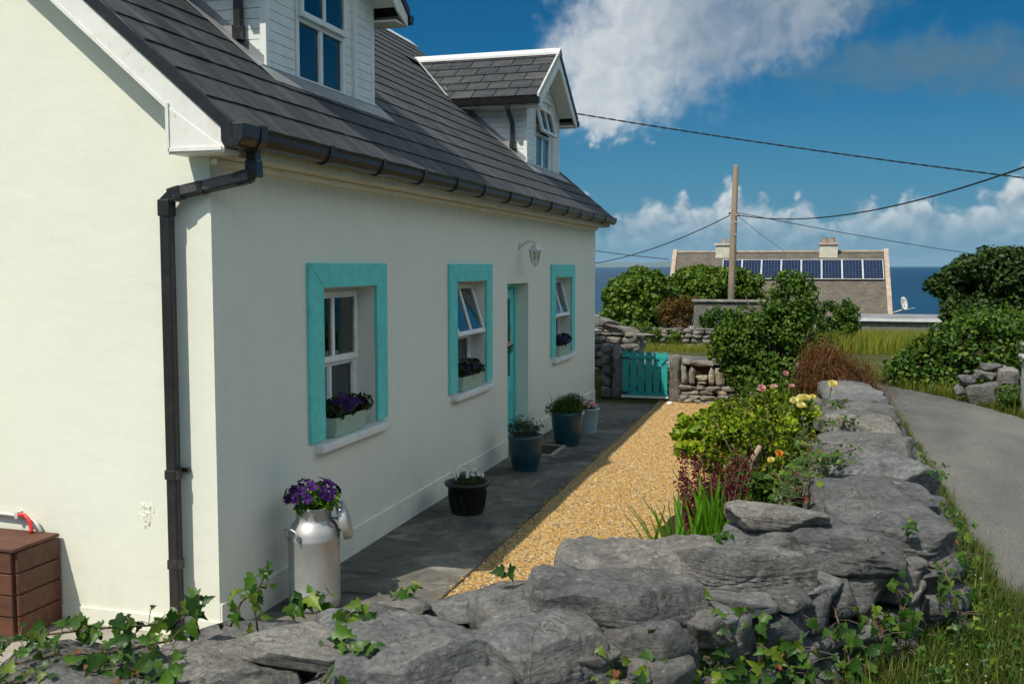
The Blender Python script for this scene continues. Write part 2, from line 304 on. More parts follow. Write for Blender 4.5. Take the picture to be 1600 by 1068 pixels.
MT = dict(
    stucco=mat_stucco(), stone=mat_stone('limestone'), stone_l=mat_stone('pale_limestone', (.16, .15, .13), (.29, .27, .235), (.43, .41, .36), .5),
    pvc=simple('white_upvc', (.80, .81, .79), .35, .04, 5, dirt=((.52, .46, .33), .35)),
    trim=simple('white_trim_board', (.80, .80, .76), .5, .05, 4, dirt=((.50, .42, .26), .5)),
    fascia=simple('cream_fascia', (.66, .60, .45), .6, .1, 5, dirt=((.36, .25, .10), .6)),
    clad=simple('white_cladding', (.78, .79, .77), .45, .06, 6, dirt=((.45, .42, .34), .4)),
    teal=simple('turquoise_paint', (.14, .67, .63), .48, .10, 9, bstr=.3, bscale=38, dirt=((.10, .44, .42), .6)),
    teal_d=simple('teal_gate_paint', (.012, .33, .33), .5, .08, 9, bstr=.15, bscale=45),
    black=simple('black_gutter_plastic', (.021, .020, .020), .32, .25, 8, dirt=((.10, .095, .085), .35)),
    lead=simple('lead_flashing', (.24, .25, .26), .55, .3, 8, bstr=.3, bscale=30),
    leadw=simple('pale_flashing', (.55, .55, .52), .5, .15, 6, dirt=((.3, .24, .13), .6)),
    tile=mat_tile(), under=simple('roof_underlay', (.035, .035, .036), .9),
    dark=simple('unlit_room_dark', (.05, .048, .045), .9), curtain=simple('net_curtain', (.46, .46, .44), .9, .12, 4),
    glass=mat_glass(), conc=mat_concrete('path_concrete', (.105, .098, .085), (.185, .172, .148), (.058, .056, .053)),
    yard=mat_concrete('yard_concrete', (.30, .275, .235), (.42, .39, .33), (.24, .22, .19)),
    road=mat_road(), gravel=mat_gravel(), pebble=mat_pebble(), ground=mat_ground(), sea=mat_sea(),
    soil=simple('dark_soil', (.035, .026, .018), .95, .4, 20, bstr=.8, bscale=40, spec=.1),
    box=mat_wood('stained_planks', (.065, .022, .011), (.15, .060, .033)), pole=mat_wood('weathered_pole', (.25, .19, .13), (.42, .33, .24), .85, 2),
    bark=mat_wood('bark', (.075, .055, .037), (.17, .135, .095), .9, 2), alu=simple('dull_aluminium', (.47, .475, .475), .50, .14, 9, metal=.6, bstr=.08, bscale=25, dirt=((.38, .38, .37), .4)),
    pot_black=simple('black_plastic_pot', (.014, .014, .015), .4, .2), pot_teal=simple('teal_glazed_pot', (.008, .050, .064), .3, .2, 9),
    pot_blue=simple('pale_blue_pot', (.36, .52, .60), .4, .1), sage=simple('sage_trough', (.36, .49, .40), .55, .06),
    red=simple('red_hose', (.70, .025, .025), .4), conduit=simple('white_conduit', (.62, .60, .55), .5, .1),
    cable=simple('black_cable', (.008, .008, .009), .6), lampw=simple('white_lantern', (.70, .72, .72), .35, .05),
    lampg=mat_glass('lantern_glass', (.9, .92, .92)), farroof=mat_farroof(), solar=mat_solar(), frame=simple('aluminium_frame', (.62, .64, .66), .4),
    pink=simple('pinkish_plaster', (.44, .35, .28), .85, .25, 3, bstr=.3, bscale=12), chim=simple('chimney_render', (.60, .57, .48), .85, .15, 3, dirt=((.35, .3, .2), .5)),
    terra=simple('terracotta_pot', (.42, .25, .15), .8), flat=simple('grey_flat_roof', (.22, .225, .23), .7, .35, .7),
    grey=mat_stone('grey_rubble_render', (.16, .15, .13), (.23, .215, .19), (.32, .30, .26), .3), whiteR=simple('whitewash', (.75, .75, .72), .8, .08, 3),
    hill=simple('far_hill', (.10, .13, .10), .95, .2, .0008),
    post=simple('concrete_post', (.36, .36, .35), .85, .2, 5, bstr=.4, bscale=25),
    mat=simple('black_rubber_mat', (.012, .012, .012), .8), wframe=simple('pale_wood_edge', (.42, .36, .28), .7),
    # foliage
    ivy=mat_leaf('ivy_leaf', [(.018, .055, .008), (.034, .095, .011), (.075, .165, .016), (.026, .07, .009), (.17, .25, .022)], .42, .25, .28),
    shrub=mat_leaf('shrub_leaf', [(.026, .064, .009), (.058, .125, .013), (.12, .20, .02), (.04, .09, .01)], .45, .25, .25),
    treel=mat_leaf('sycamore_leaf', [(.045, .095, .010), (.10, .18, .018), (.17, .25, .027), (.065, .13, .013)], .5, .28),
    treed=mat_leaf('dark_tree_leaf', [(.018, .042, .009), (.034, .07, .012), (.055, .095, .015), (.024, .05, .01)], .45, .2),
    lime=mat_leaf('lime_leaf', [(.14, .26, .012), (.24, .36, .016), (.36, .42, .02), (.10, .20, .014)], .45, .35),
    rose=mat_leaf('rose_leaf', [(.035, .085, .010), (.11, .18, .012), (.22, .24, .014), (.05, .11, .012), (.20, .12, .014)], .42, .3),
    maroon=mat_leaf('maroon_leaf', [(.10, .010, .022), (.17, .016, .034), (.065, .008, .016), (.23, .03, .05)], .4, .2),
    rust=mat_leaf('rust_leaf', [(.09, .045, .012), (.15, .075, .016), (.07, .06, .012), (.19, .085, .02)], .6, .25),
    brown=mat_leaf('brown_sedge', [(.085, .036, .014), (.16, .060, .020), (.11, .070, .020), (.22, .085, .028)], .6, .2),
    sword=mat_leaf('sword_leaf', [(.10, .26, .015), (.16, .36, .02), (.08, .20, .012)], .4, .4),
    grass=mat_leaf('verge_grass', [(.035, .075, .010), (.07, .115, .014), (.15, .15, .03), (.05, .095, .012), (.10, .14, .018)], .5, .3),
    hay=mat_leaf('yellow_grass', [(.20, .22, .02), (.30, .28, .03), (.14, .20, .02), (.24, .24, .035)], .6, .35),
    lav=mat_leaf('lavender_leaf', [(.035, .065, .02), (.06, .10, .03), (.085, .12, .045)], .55, .2),
    purple=mat_leaf('purple_petal', [(.022, .003, .055), (.04, .005, .10), (.06, .008, .12)], .5, .2),
    white=mat_leaf('white_petal', [(.72, .74, .74), (.8, .8, .8)], .5, .3), pinkp=mat_leaf('pink_petal', [(.78, .36, .42), (.80, .50, .52), (.74, .26, .34)], .5, .3),
    yellowp=mat_leaf('yellow_petal', [(.85, .70, .22), (.86, .78, .45), (.85, .74, .32)], .5, .3), orangep=mat_leaf('orange_petal', [(.8, .36, .05), (.82, .5, .12)], .5, .3),
    dead=mat_leaf('dead_leaf', [(.16, .05, .02), (.24, .08, .03), (.11, .05, .025)], .7, .1),
)

# ------------------------------------------------------------------ mesh helpers
class MB:
    def __init__(s): s.v = []; s.f = []
    def add(s, vs, fs):
        o = len(s.v); s.v += [tuple(v) for v in vs]; s.f += [tuple(i + o for i in f) for f in fs]; return s
    def box(s, a, b):
        x0, y0, z0 = a; x1, y1, z1 = b
        return s.add([(x0, y0, z0), (x1, y0, z0), (x1, y1, z0), (x0, y1, z0), (x0, y0, z1), (x1, y0, z1), (x1, y1, z1), (x0, y1, z1)],
                     [(3, 2, 1, 0), (4, 5, 6, 7), (0, 1, 5, 4), (1, 2, 6, 5), (2, 3, 7, 6), (3, 0, 4, 7)])
    def prism(s, pts, ext):      # polygon (3D points) extruded by vector ext
        n = len(pts); e = Vector(ext); q = [tuple(Vector(p) + e) for p in pts]
        return s.add(list(pts) + q, [tuple(range(n))[::-1], tuple(range(n, 2 * n))] + [(i, (i + 1) % n, n + (i + 1) % n, n + i) for i in range(n)])
    def quad(s, a, b, c, d): return s.add([a, b, c, d], [(0, 1, 2, 3)])
    def tube(s, pts, rad, seg=8, caps=True, square=False):
        pts = [Vector(p) for p in pts]; n = len(pts); rs = rad if isinstance(rad, (list, tuple)) else [rad] * n
        vs = []; up = None
        for i, p in enumerate(pts):
            t = (pts[min(i + 1, n - 1)] - pts[max(i - 1, 0)]).normalized()
            if up is None:
                up = Vector((0, 0, 1)) if abs(t.z) < .9 else Vector((0, 1, 0))
            a = t.cross(up).normalized(); bb = a.cross(t).normalized(); up = bb
            for k in range(seg):
                ang = 2 * math.pi * (k + (.5 if square else 0)) / seg
                vs.append(p + a * math.cos(ang) * rs[i] + bb * math.sin(ang) * rs[i])
        fs = [(i * seg + k, i * seg + (k + 1) % seg, (i + 1) * seg + (k + 1) % seg, (i + 1) * seg + k) for i in range(n - 1) for k in range(seg)]
        if caps: fs += [tuple(range(seg))[::-1], tuple(range((n - 1) * seg, n * seg))]
        return s.add(vs, fs)
    def lathe(s, prof, c=(0, 0, 0), seg=28, cap=True):
        vs = [(c[0] + r * math.cos(2 * math.pi * k / seg), c[1] + r * math.sin(2 * math.pi * k / seg), c[2] + z) for r, z in prof for k in range(seg)]
        n = len(prof)
        fs = [(i * seg + k, i * seg + (k + 1) % seg, (i + 1) * seg + (k + 1) % seg, (i + 1) * seg + k) for i in range(n - 1) for k in range(seg)]
        if cap: fs += [tuple(range(seg))[::-1], tuple(range((n - 1) * seg, n * seg))]
        return s.add(vs, fs)
ORIG = {}
def mesh_of(name, v, f, mat=None, smooth=False):
    me = bpy.data.meshes.new(name); me.from_pydata([tuple(p) for p in v], [], f)
    if mat: me.materials.append(MT[mat] if isinstance(mat, str) else mat)
    if smooth: me.polygons.foreach_set('use_smooth', [True] * len(me.polygons))
    me.update(); return me
def tag(o, label, cat, group=None):
    o['label'] = label; o['category'] = cat
    if group: o['group'] = group
    return o
def thing(name, label, cat, loc=(0, 0, 0), group=None, rz=0):
    o = bpy.data.objects.new(name, None); COL.objects.link(o); o.location = loc; o.empty_display_size = .1
    ORIG[o] = Vector(loc); return tag(o, label, cat, group)
def part(name, mb, mat, parent, smooth=False, bevel=0, label=None, kind=None):
    """mesh in world coordinates linked as one child of parent (or top-level with parent None)"""
    og = ORIG.get(parent, Vector((0, 0, 0))) if parent else Vector((0, 0, 0))
    me = mesh_of(name, [(p[0] - og.x, p[1] - og.y, p[2] - og.z) for p in mb.v], mb.f, mat, smooth)
    o = bpy.data.objects.new(name, me); COL.objects.link(o); ORIG[o] = og
    if parent: o.parent = parent
    if bevel:
        b = o.modifiers.new('bevel', 'BEVEL'); b.width = bevel; b.segments = 2; b.limit_method = 'ANGLE'
    if label: o['label'] = label
    if kind: o['kind'] = kind
    return o
def piece(name, me, parent, loc, rot=(0, 0, 0), scale=(1, 1, 1)):
    o = bpy.data.objects.new(name, me); COL.objects.link(o); og = ORIG[parent]
    o.parent = parent; o.location = Vector(loc) - og; o.rotation_euler = rot; o.scale = scale; ORIG[o] = og; return o
def npmesh(name, v, f, mat, tint=None, smooth=False):
    """fast mesh from numpy: v (n,3), f (m,k) with k = 3 or 4"""
    me = bpy.data.meshes.new(name); n, m, k = len(v), len(f), f.shape[1]
    me.vertices.add(n); me.vertices.foreach_set('co', np.ascontiguousarray(v, dtype=np.float32).ravel())
    me.loops.add(m * k); me.loops.foreach_set('vertex_index', np.ascontiguousarray(f, dtype=np.int32).ravel())
    me.polygons.add(m); me.polygons.foreach_set('loop_start', np.arange(0, m * k, k, dtype=np.int32)); me.polygons.foreach_set('loop_total', np.full(m, k, np.int32))
    if smooth: me.polygons.foreach_set('use_smooth', np.ones(m, bool))
    me.materials.append(MT[mat])
    if tint is not None:
        a = me.attributes.new('tint', 'FLOAT', 'POINT'); a.data.foreach_set('value', np.ascontiguousarray(tint, dtype=np.float32))
    me.update(calc_edges=True); me.validate(); return me
def npobj(name, me, parent=None, kind=None):
    o = bpy.data.objects.new(name, me); COL.objects.link(o)
    if parent:
        o.parent = parent; o.location = -ORIG[parent]; ORIG[o] = ORIG[parent]
    else: ORIG[o] = Vector((0, 0, 0))
    if kind: o['kind'] = kind
    return o
def struct(name, mb, mat, smooth=False, bevel=0):
    o = part(name, mb, mat, None, smooth, bevel); o['kind'] = 'structure'; return o
rng = np.random.default_rng(11)
def unit(n):
    v = rng.normal(size=(n, 3)); return v / np.linalg.norm(v, axis=1)[:, None]
def leaf_cloud(P, Nn, length, width, fold=.25, ljit=.35):
    """one folded leaf (two triangles on each side of the midrib share it) at each point P, facing Nn"""
    n = len(P); t = unit(n); t -= Nn * (t * Nn).sum(1)[:, None]; t /= np.linalg.norm(t, axis=1)[:, None] + 1e-9
    b = np.cross(Nn, t); s = (1 + ljit * rng.uniform(-1, 1, n))[:, None]; L = length * s; Wd = width * s
    v = np.stack([P - t * L * .5, P - t * L * .05 + b * Wd * .5 + Nn * Wd * fold, P + t * L * .5 - Nn * L * .12, P - t * L * .05 - b * Wd * .5 + Nn * Wd * fold], 1).reshape(-1, 3)
    i = np.arange(n)[:, None] * 4
    f = np.concatenate([i + np.array([[0, 2, 1]]), i + np.array([[0, 3, 2]])])
    return v, f, np.repeat(rng.uniform(0, 1, n), 4)
def clump_points(clumps, per, shell=.55, up=.35, jit=.6):
    """points through a set of ellipsoid clumps, most of them near the clumps' surfaces"""
    Ps, Ns = [], []
    for (c, r) in clumps:
        n = max(8, int(per * (r[0] * r[1] + r[0] * r[2] + r[1] * r[2]) / 3))
        d = unit(n); rad = (shell + (1 - shell) * rng.uniform(0, 1, n) ** .6)[:, None]
        Ps.append(np.array(c) + d * rad * np.array(r)); nn = d + rng.normal(scale=jit, size=(n, 3)) + np.array([0, 0, up]); Ns.append(nn / np.linalg.norm(nn, axis=1)[:, None])
    return np.concatenate(Ps), np.concatenate(Ns)
def make_clumps(c, r, n, cr, flat=1.0):
    """n small clumps scattered over the outer part of a crown ellipsoid (c, r) and some inside"""
    out = []
    for k in range(n):
        d = unit(1)[0]; d[2] = d[2] * .9 + .12; q = (.45 + .5 * random.random() ** .5)
        s = cr * random.uniform(.6, 1.25)
        out.append((tuple(np.array(c) + d * np.array(r) * q), (s, s, s * .8 * flat)))
    return out
def foliage(parent, name, clumps, per, ll, lw, mat, **k):
    P, Nn = clump_points(clumps, per, **k); v, f, t = leaf_cloud(P, Nn, ll, lw)
    return npobj(name, npmesh(name, v, f, mat, t), parent)
def blades(P, h, w, lean, mat, name, segs=2, parent=None, kind=None, hj=.4):
    n = len(P); a = rng.uniform(0, 2 * np.pi, n); d = np.stack([np.cos(a), np.sin(a), np.zeros(n)], 1); s = np.stack([-d[:, 1], d[:, 0], d[:, 2]], 1)
    H = (h * (1 + hj * rng.uniform(-1, 1, n)))[:, None]; le = (lean * rng.uniform(.2, 1.3, n))[:, None]; up = np.array([[0, 0, 1.]])
    V = []
    for k in range(segs):
        q = k / segs; V += [P + up * H * q + d * H * le * q * q - s * w * (1 - q * .6) * .5, P + up * H * q + d * H * le * q * q + s * w * (1 - q * .6) * .5]
    V.append(P + up * H * (1 - .25 * le) + d * H * le); V = np.stack(V, 1); m = V.shape[1]; i = np.arange(n)[:, None] * m; F = []
    for k in range(segs - 1): F += [i + np.array([[2 * k, 2 * k + 1, 2 * k + 3]]), i + np.array([[2 * k, 2 * k + 3, 2 * k + 2]])]
    F.append(i + np.array([[m - 3, m - 2, m - 1]]))
    return npobj(name, npmesh(name, V.reshape(-1, 3), np.concatenate(F), mat, np.repeat(rng.uniform(0, 1, n), m)), parent, kind)

# ------------------------------------------------------------------ the setting
WALL_LINE = [(-4.2, -5.6), (0.5, -2.62), (1.45, -2.0), (2.05, -1.6), (2.65, -0.95), (3.12, -0.35), (3.62, .30), (3.88, 1.0), (3.95, 6.0), (3.80, 8.5), (3.45, 11.0), (3.3, 11.95)]
GARDEN = WALL_LINE + [(0.0, 11.95), (-9, 11.95), (-9, -6.3)]
def in_garden(x, y):
    c = False; n = len(GARDEN); j = n - 1
    for i in range(n):
        xi, yi = GARDEN[i]; xj, yj = GARDEN[j]
        if (yi > y) != (yj > y) and x < (xj - xi) * (y - yi) / (yj - yi) + xi: c = not c
        j = i
    return c
def gz(x, y):
    if in_garden(x, y): return -0.03
    z = .36 - .10 * max(0, min(1, (y - 6) / 6))
    if y > 19: z -= (y - 19) * .05
    if y > 45: z -= (y - 45) * .09
    return max(z, -16)
def axis(a, b, st, lo, hi):
    c = list(np.arange(a, b + 1e-6, st)); s = st
    while c[-1] < hi: s *= 1.35; c.append(c[-1] + s)
    s = st
    while c[0] > lo: s *= 1.35; c.insert(0, c[0] - s)
    return c
def build_ground():
    xs = axis(-5, 9, .22, -260, 260); ys = axis(-7, 21, .22, -300, 190)
    v = []
    for y in ys:
        for x in xs:
            z = gz(x, y)
            if z > -.02: z += .03 * mnoise.noise(Vector((x * .8, y * .8, 0)))
            v.append((x, y, z))
    nx = len(xs); f = [(j * nx + i, j * nx + i + 1, (j + 1) * nx + i + 1, (j + 1) * nx + i) for j in range(len(ys) - 1) for i in range(nx - 1)]
    mb = MB(); mb.v = v; mb.f = f; struct('ground', mb, 'ground', True)
build_ground()
struct('sea', MB().quad((-60000, -60000, -11), (60000, -60000, -11), (60000, 90000, -11), (-60000, 90000, -11)), 'sea')
def build_hills():
    mb = MB()
    for (x0, x1, y, h, seed) in ((-9000, 1500, 24000, 210, 3), (4200, 13500, 25000, 190, 8)):
        n = 60; vs = []; fs = []
        for i in range(n + 1):
            t = i / n; x = x0 + (x1 - x0) * t; e = math.sin(math.pi * t) ** .6
            z = h * e * (.62 + .5 * mnoise.fractal(Vector((t * 5, seed, 0)), 1, 2, 5))
            vs += [(x, y, -12), (x, y + 900, z * .7), (x, y + 2200, z), (x, y + 5000, -12)]
        for i in range(n):
            for k in range(3): a = i * 4 + k; fs.append((a, a + 4, a + 5, a + 1))
        mb.add(vs, fs)
    struct('hills', mb, 'hill', True)
build_hills()
ROAD_IN = [(4.9, -14), (4.75, -4), (4.62, 0), (4.52, 4), (4.5, 7), (4.38, 9), (3.95, 10.9), (3.0, 12.8), (1.2, 14.3), (-1.5, 15.3), (-6, 16.3), (-16, 17.5)]
ROAD_OUT = [(9.0, -14), (7.9, -4), (7.4, 0), (6.9, 4), (6.5, 7), (6.05, 9.2), (5.45, 11.2), (4.7, 12.7), (2.9, 15.9), (-1.2, 18.3), (-6, 19.6), (-16, 21)]
def build_road():
    def cr(P, t):
        i = min(int(t), len(P) - 2); q = t - i; p = [Vector((*P[max(0, min(len(P) - 1, k))], 0)) for k in (i - 1, i, i + 1, i + 2)]
        return .5 * ((2 * p[1]) + (-p[0] + p[2]) * q + (2 * p[0] - 5 * p[1] + 4 * p[2] - p[3]) * q * q + (-p[0] + 3 * p[1] - 3 * p[2] + p[3]) * q ** 3)
    n = 110; m = 8; v = []; mb = MB()
    for i in range(n + 1):
        t = i / n * (len(ROAD_IN) - 1 - 1e-6); a = cr(ROAD_IN, t); b = cr(ROAD_OUT, t)
        wob = .05 * mnoise.noise(Vector((i * .6, 1, 0))); wob2 = .06 * mnoise.noise(Vector((i * .6, 9, 0)))
        for k in range(m + 1):
            q = k / m; p = a.lerp(b, q + (wob if k == 0 else wob2 if k == m else 0)); yy = p.y
            z = .36 - .10 * max(0, min(1, (yy - 6) / 6)) - (max(0, yy - 19) * .05)
            v.append((p.x, p.y, z + .035 + .035 * math.sin(math.pi * q)))
    f = [(i * (m + 1) + k, i * (m + 1) + k + 1, (i + 1) * (m + 1) + k + 1, (i + 1) * (m + 1) + k) for i in range(n) for k in range(m)]
    mb.v = v; mb.f = f; struct('road', mb, 'road', True)
build_road()
# garden: concrete path slabs, yard, gravel, soil bed
def slab_strip():
    me_parent = None
    base = struct('path', MB().box((0.0, -2.6, -.12), (1.02, 11.2, -.012)), 'conc')
    ys = [-2.6, -.7, 1.02, 3.4, 5.9, 8.5, 11.25]
    for a, b in zip(ys[:-1], ys[1:]):
        mb = MB(); n = 9; x1 = 1.05
        pts = [(0.0, a + .006)] + [(x1 + .018 * mnoise.noise(Vector((1, (a + (b - a) * i / n) * 2.3, 4))), a + .006 + (b - a - .012) * i / n) for i in range(n + 1)] + [(0.0, b - .006)]
        zz = random.uniform(-.002, .004)
        mb.prism([(x, y, -.10) for x, y in pts], (0, 0, .10 + zz))
        part('slab', mb, 'conc', base, bevel=.008)
slab_strip()
struct('yard', MB().box((-7, -5.0, -.12), (-0.002, -.004, -.006)), 'yard')
def build_gravel():
    nx, ny = 20, 90; v = []
    for j in range(ny + 1):
        for i in range(nx + 1):
            x = 1.04 + (3.6 - 1.04) * i / nx; y = -1.0 + 12.9 * j / ny
            v.append((x, y, -.022 + .014 * mnoise.noise(Vector((x * 2, y * 2, 3)))))
    mb = MB(); mb.v = v; mb.f = [(j * (nx + 1) + i, j * (nx + 1) + i + 1, (j + 1) * (nx + 1) + i + 1, (j + 1) * (nx + 1) + i) for j in range(ny) for i in range(nx)]
    o = struct('gravel_bed', mb, 'gravel', True)
    me = bpy.data.meshes.new('gravel_sheet'); me.from_pydata([(x, y, z + .002) for x, y, z in v], [], mb.f); me.materials.append(MT['pebble'])
    g = bpy.data.objects.new('gravel', me); COL.objects.link(g); g['kind'] = 'stuff'; g['label'] = 'golden pea gravel spread between the concrete path and the flower bed'; g['category'] = 'gravel'
    ng = bpy.data.node_groups.new('pebbles', 'GeometryNodeTree'); ng.interface.new_socket('Geometry', in_out='INPUT', socket_type='NodeSocketGeometry'); ng.interface.new_socket('Geometry', in_out='OUTPUT', socket_type='NodeSocketGeometry')
    N = ng.nodes; L = ng.links; gi = N.new('NodeGroupInput'); go = N.new('NodeGroupOutput')
    dp = N.new('GeometryNodeDistributePointsOnFaces'); dp.inputs['Density'].default_value = 3600; L.new(gi.outputs[0], dp.inputs['Mesh'])
    ic = N.new('GeometryNodeMeshIcoSphere'); ic.inputs['Radius'].default_value = .0112; ic.inputs['Subdivisions'].default_value = 1
    sm = N.new('GeometryNodeSetMaterial'); sm.inputs['Material'].default_value = MT['pebble']; L.new(ic.outputs[0], sm.inputs[0])
    ip = N.new('GeometryNodeInstanceOnPoints'); L.new(dp.outputs['Points'], ip.inputs['Points']); L.new(sm.outputs[0], ip.inputs['Instance'])
    rr = N.new('FunctionNodeRandomValue'); rr.data_type = 'FLOAT_VECTOR'; rr.inputs[0].default_value = (-.5, -.5, 0); rr.inputs[1].default_value = (.5, .5, 6.28)
    L.new(rr.outputs[0], ip.inputs['Rotation'])
    rs = N.new('FunctionNodeRandomValue'); rs.data_type = 'FLOAT_VECTOR'; rs.inputs[0].default_value = (.7, .6, .4); rs.inputs[1].default_value = (1.7, 1.25, .85); rs.inputs['Seed'].default_value = 5
    L.new(rs.outputs[0], ip.inputs['Scale']); L.new(ip.outputs[0], go.inputs[0])
    md = g.modifiers.new('pebbles', 'NODES'); md.node_group = ng
build_gravel()
def build_stray():
    mb = MB(); rr = random.Random(4); v0, f0 = [], []
    bm = bmesh.new(); bmesh.ops.create_icosphere(bm, subdivisions=1, radius=1); v0 = [tuple(v.co) for v in bm.verts]; f0 = [tuple(w.index for w in f.verts) for f in bm.faces]; bm.free()
    for _ in range(120):
        x = 1.06 - abs(rr.gauss(0, .05)); y = rr.uniform(.9, 11.1); r = rr.uniform(.006, .012)
        mb.add([(x + a * r * 1.2, y + b * r, .006 + c * r * .6) for a, b, c in v0], f0)
    o = part('stray_gravel', mb, 'pebble', None); o['kind'] = 'stuff'; tag(o, 'stray pebbles kicked from the gravel onto the path edge', 'gravel')
build_stray()
def build_bed():
    v = []; nx, ny = 14, 60
    for j in range(ny + 1):
        for i in range(nx + 1):
            y = .2 + 11.5 * j / ny; x0 = 2.42 + .12 * math.sin(y * 1.3) + .06 * math.sin(y * 3.1); x = x0 + (3.75 - x0) * i / nx
            v.append((x, y, -.02 + .13 * min(1, i / 4) + .03 * mnoise.noise(Vector((x * 4, y * 4, 1)))))
    mb = MB(); mb.v = v; mb.f = [(j * (nx + 1) + i, j * (nx + 1) + i + 1, (j + 1) * (nx + 1) + i + 1, (j + 1) * (nx + 1) + i) for j in range(ny) for i in range(nx)]
    struct('soil_bed', mb, 'soil', True)
build_bed()

# ------------------------------------------------------------------ the cottage
HL = 11.35; TP = 0.854; PA = math.atan(TP); RX = -3.40
def zr(x): return 3.10 + (0.25 - x) * TP            # top of the roof deck
house = thing('white_cottage', 'white rendered cottage with slate roof, two dormers and turquoise window surrounds', 'house', (0, 0, 0))
WIN = [(1.40, 2.34), (4.34, 5.30), (8.50, 9.50)]; WZ = (0.985, 2.135); DOOR = (6.19, 7.12, 0.0, 2.09)
def build_walls():
    mb = MB(); ops = [(a, b, WZ[0], WZ[1]) for a, b in WIN] + [DOOR]
    ysb = sorted({0, HL} | {o[0] for o in ops} | {o[1] for o in ops}); zsb = sorted({-.1, WZ[0], WZ[1], DOOR[2], DOOR[3], 2.98})
    for y0, y1 in zip(ysb[:-1], ysb[1:]):
        for z0, z1 in zip(zsb[:-1], zsb[1:]):
            ym, zm = (y0 + y1) / 2, (z0 + z1) / 2
            if any(o[0] < ym < o[1] and o[2] < zm < o[3] for o in ops): continue
            mb.quad((0, y0, z0), (0, y1, z0), (0, y1, z1), (0, y0, z1))
    for (a, b, z0, z1) in ops:
        d = -.26
        mb.quad((0, a, z0), (0, a, z1), (d, a, z1), (d, a, z0)); mb.quad((0, b, z0), (d, b, z0), (d, b, z1), (0, b, z1))
        mb.quad((0, a, z1), (0, b, z1), (d, b, z1), (d, a, z1)); mb.quad((0, a, z0), (d, a, z0), (d, b, z0), (0, b, z0))
    X0 = 2 * RX; rz = zr(RX) - .03
    for y in (0, HL):
        pts = [(0, y, -.1), (0, y, 2.98), (0, y, zr(0) - .03), (RX, y, rz), (X0, y, zr(0) - .03), (X0, y, -.1)]
        mb.add(pts, [(5, 4, 3, 2, 1, 0) if y == 0 else (0, 1, 2, 3, 4, 5)])
    mb.quad((X0, 0, -.1), (X0, 0, 3.2), (X0, HL, 3.2), (X0, HL, -.1))
    part('wall', mb, 'stucco', house)
    inn = MB(); inn.box((X0 + .2, .3, .0), (-2.0, HL - .3, 2.9)); part('dark_room_box', inn, 'dark', house)  # box and floor coloured dark, standing in for the rooms' shade behind the panes
    part('inner_floor', MB().box((-2.0, .25, -.05), (-.25, HL - .25, -.012)), 'dark', house)
    pl = MB()
    for a, b in ((0.0, DOOR[0] - .02), (DOOR[1] + .02, HL)): pl.box((.0, a, -.1), (.018, b, .215))
    part('plinth', pl, 'stucco', house, bevel=.008)
    part('plinth', MB().box((-6.8, -.014, -.1), (.018, 0, .10)), 'stucco', house)
    # patch of broken render on the gable
    mb = MB(); n = 26; v = []; random.seed(5)
    for j in range(n + 1):
        for i in range(n + 1):
            u = i / n - .5; w = j / n - .5; e = max(0, min(1, 1.6 * (1 - 4 * (u * u + w * w) ** 1.0 + .9 * mnoise.noise(Vector((u * 5, w * 5, 8))))))
            v.append((-.515 + u * .115 + .006 * mnoise.noise(Vector((w * 9, 3, 1))), +.004 - .012 * e * (0.3 + 1.8 * abs(mnoise.noise(Vector((u * 13, w * 16, 2))))), .745 + w * .185))
    mb.v = v; mb.f = [(j * (n + 1) + i, j * (n + 1) + i + 1, (j + 1) * (n + 1) + i + 1, (j + 1) * (n + 1) + i) for j in range(n) for i in range(n)]
    part('render_patch', mb, 'stucco', house, True, label='rough patch of broken render')
build_walls()

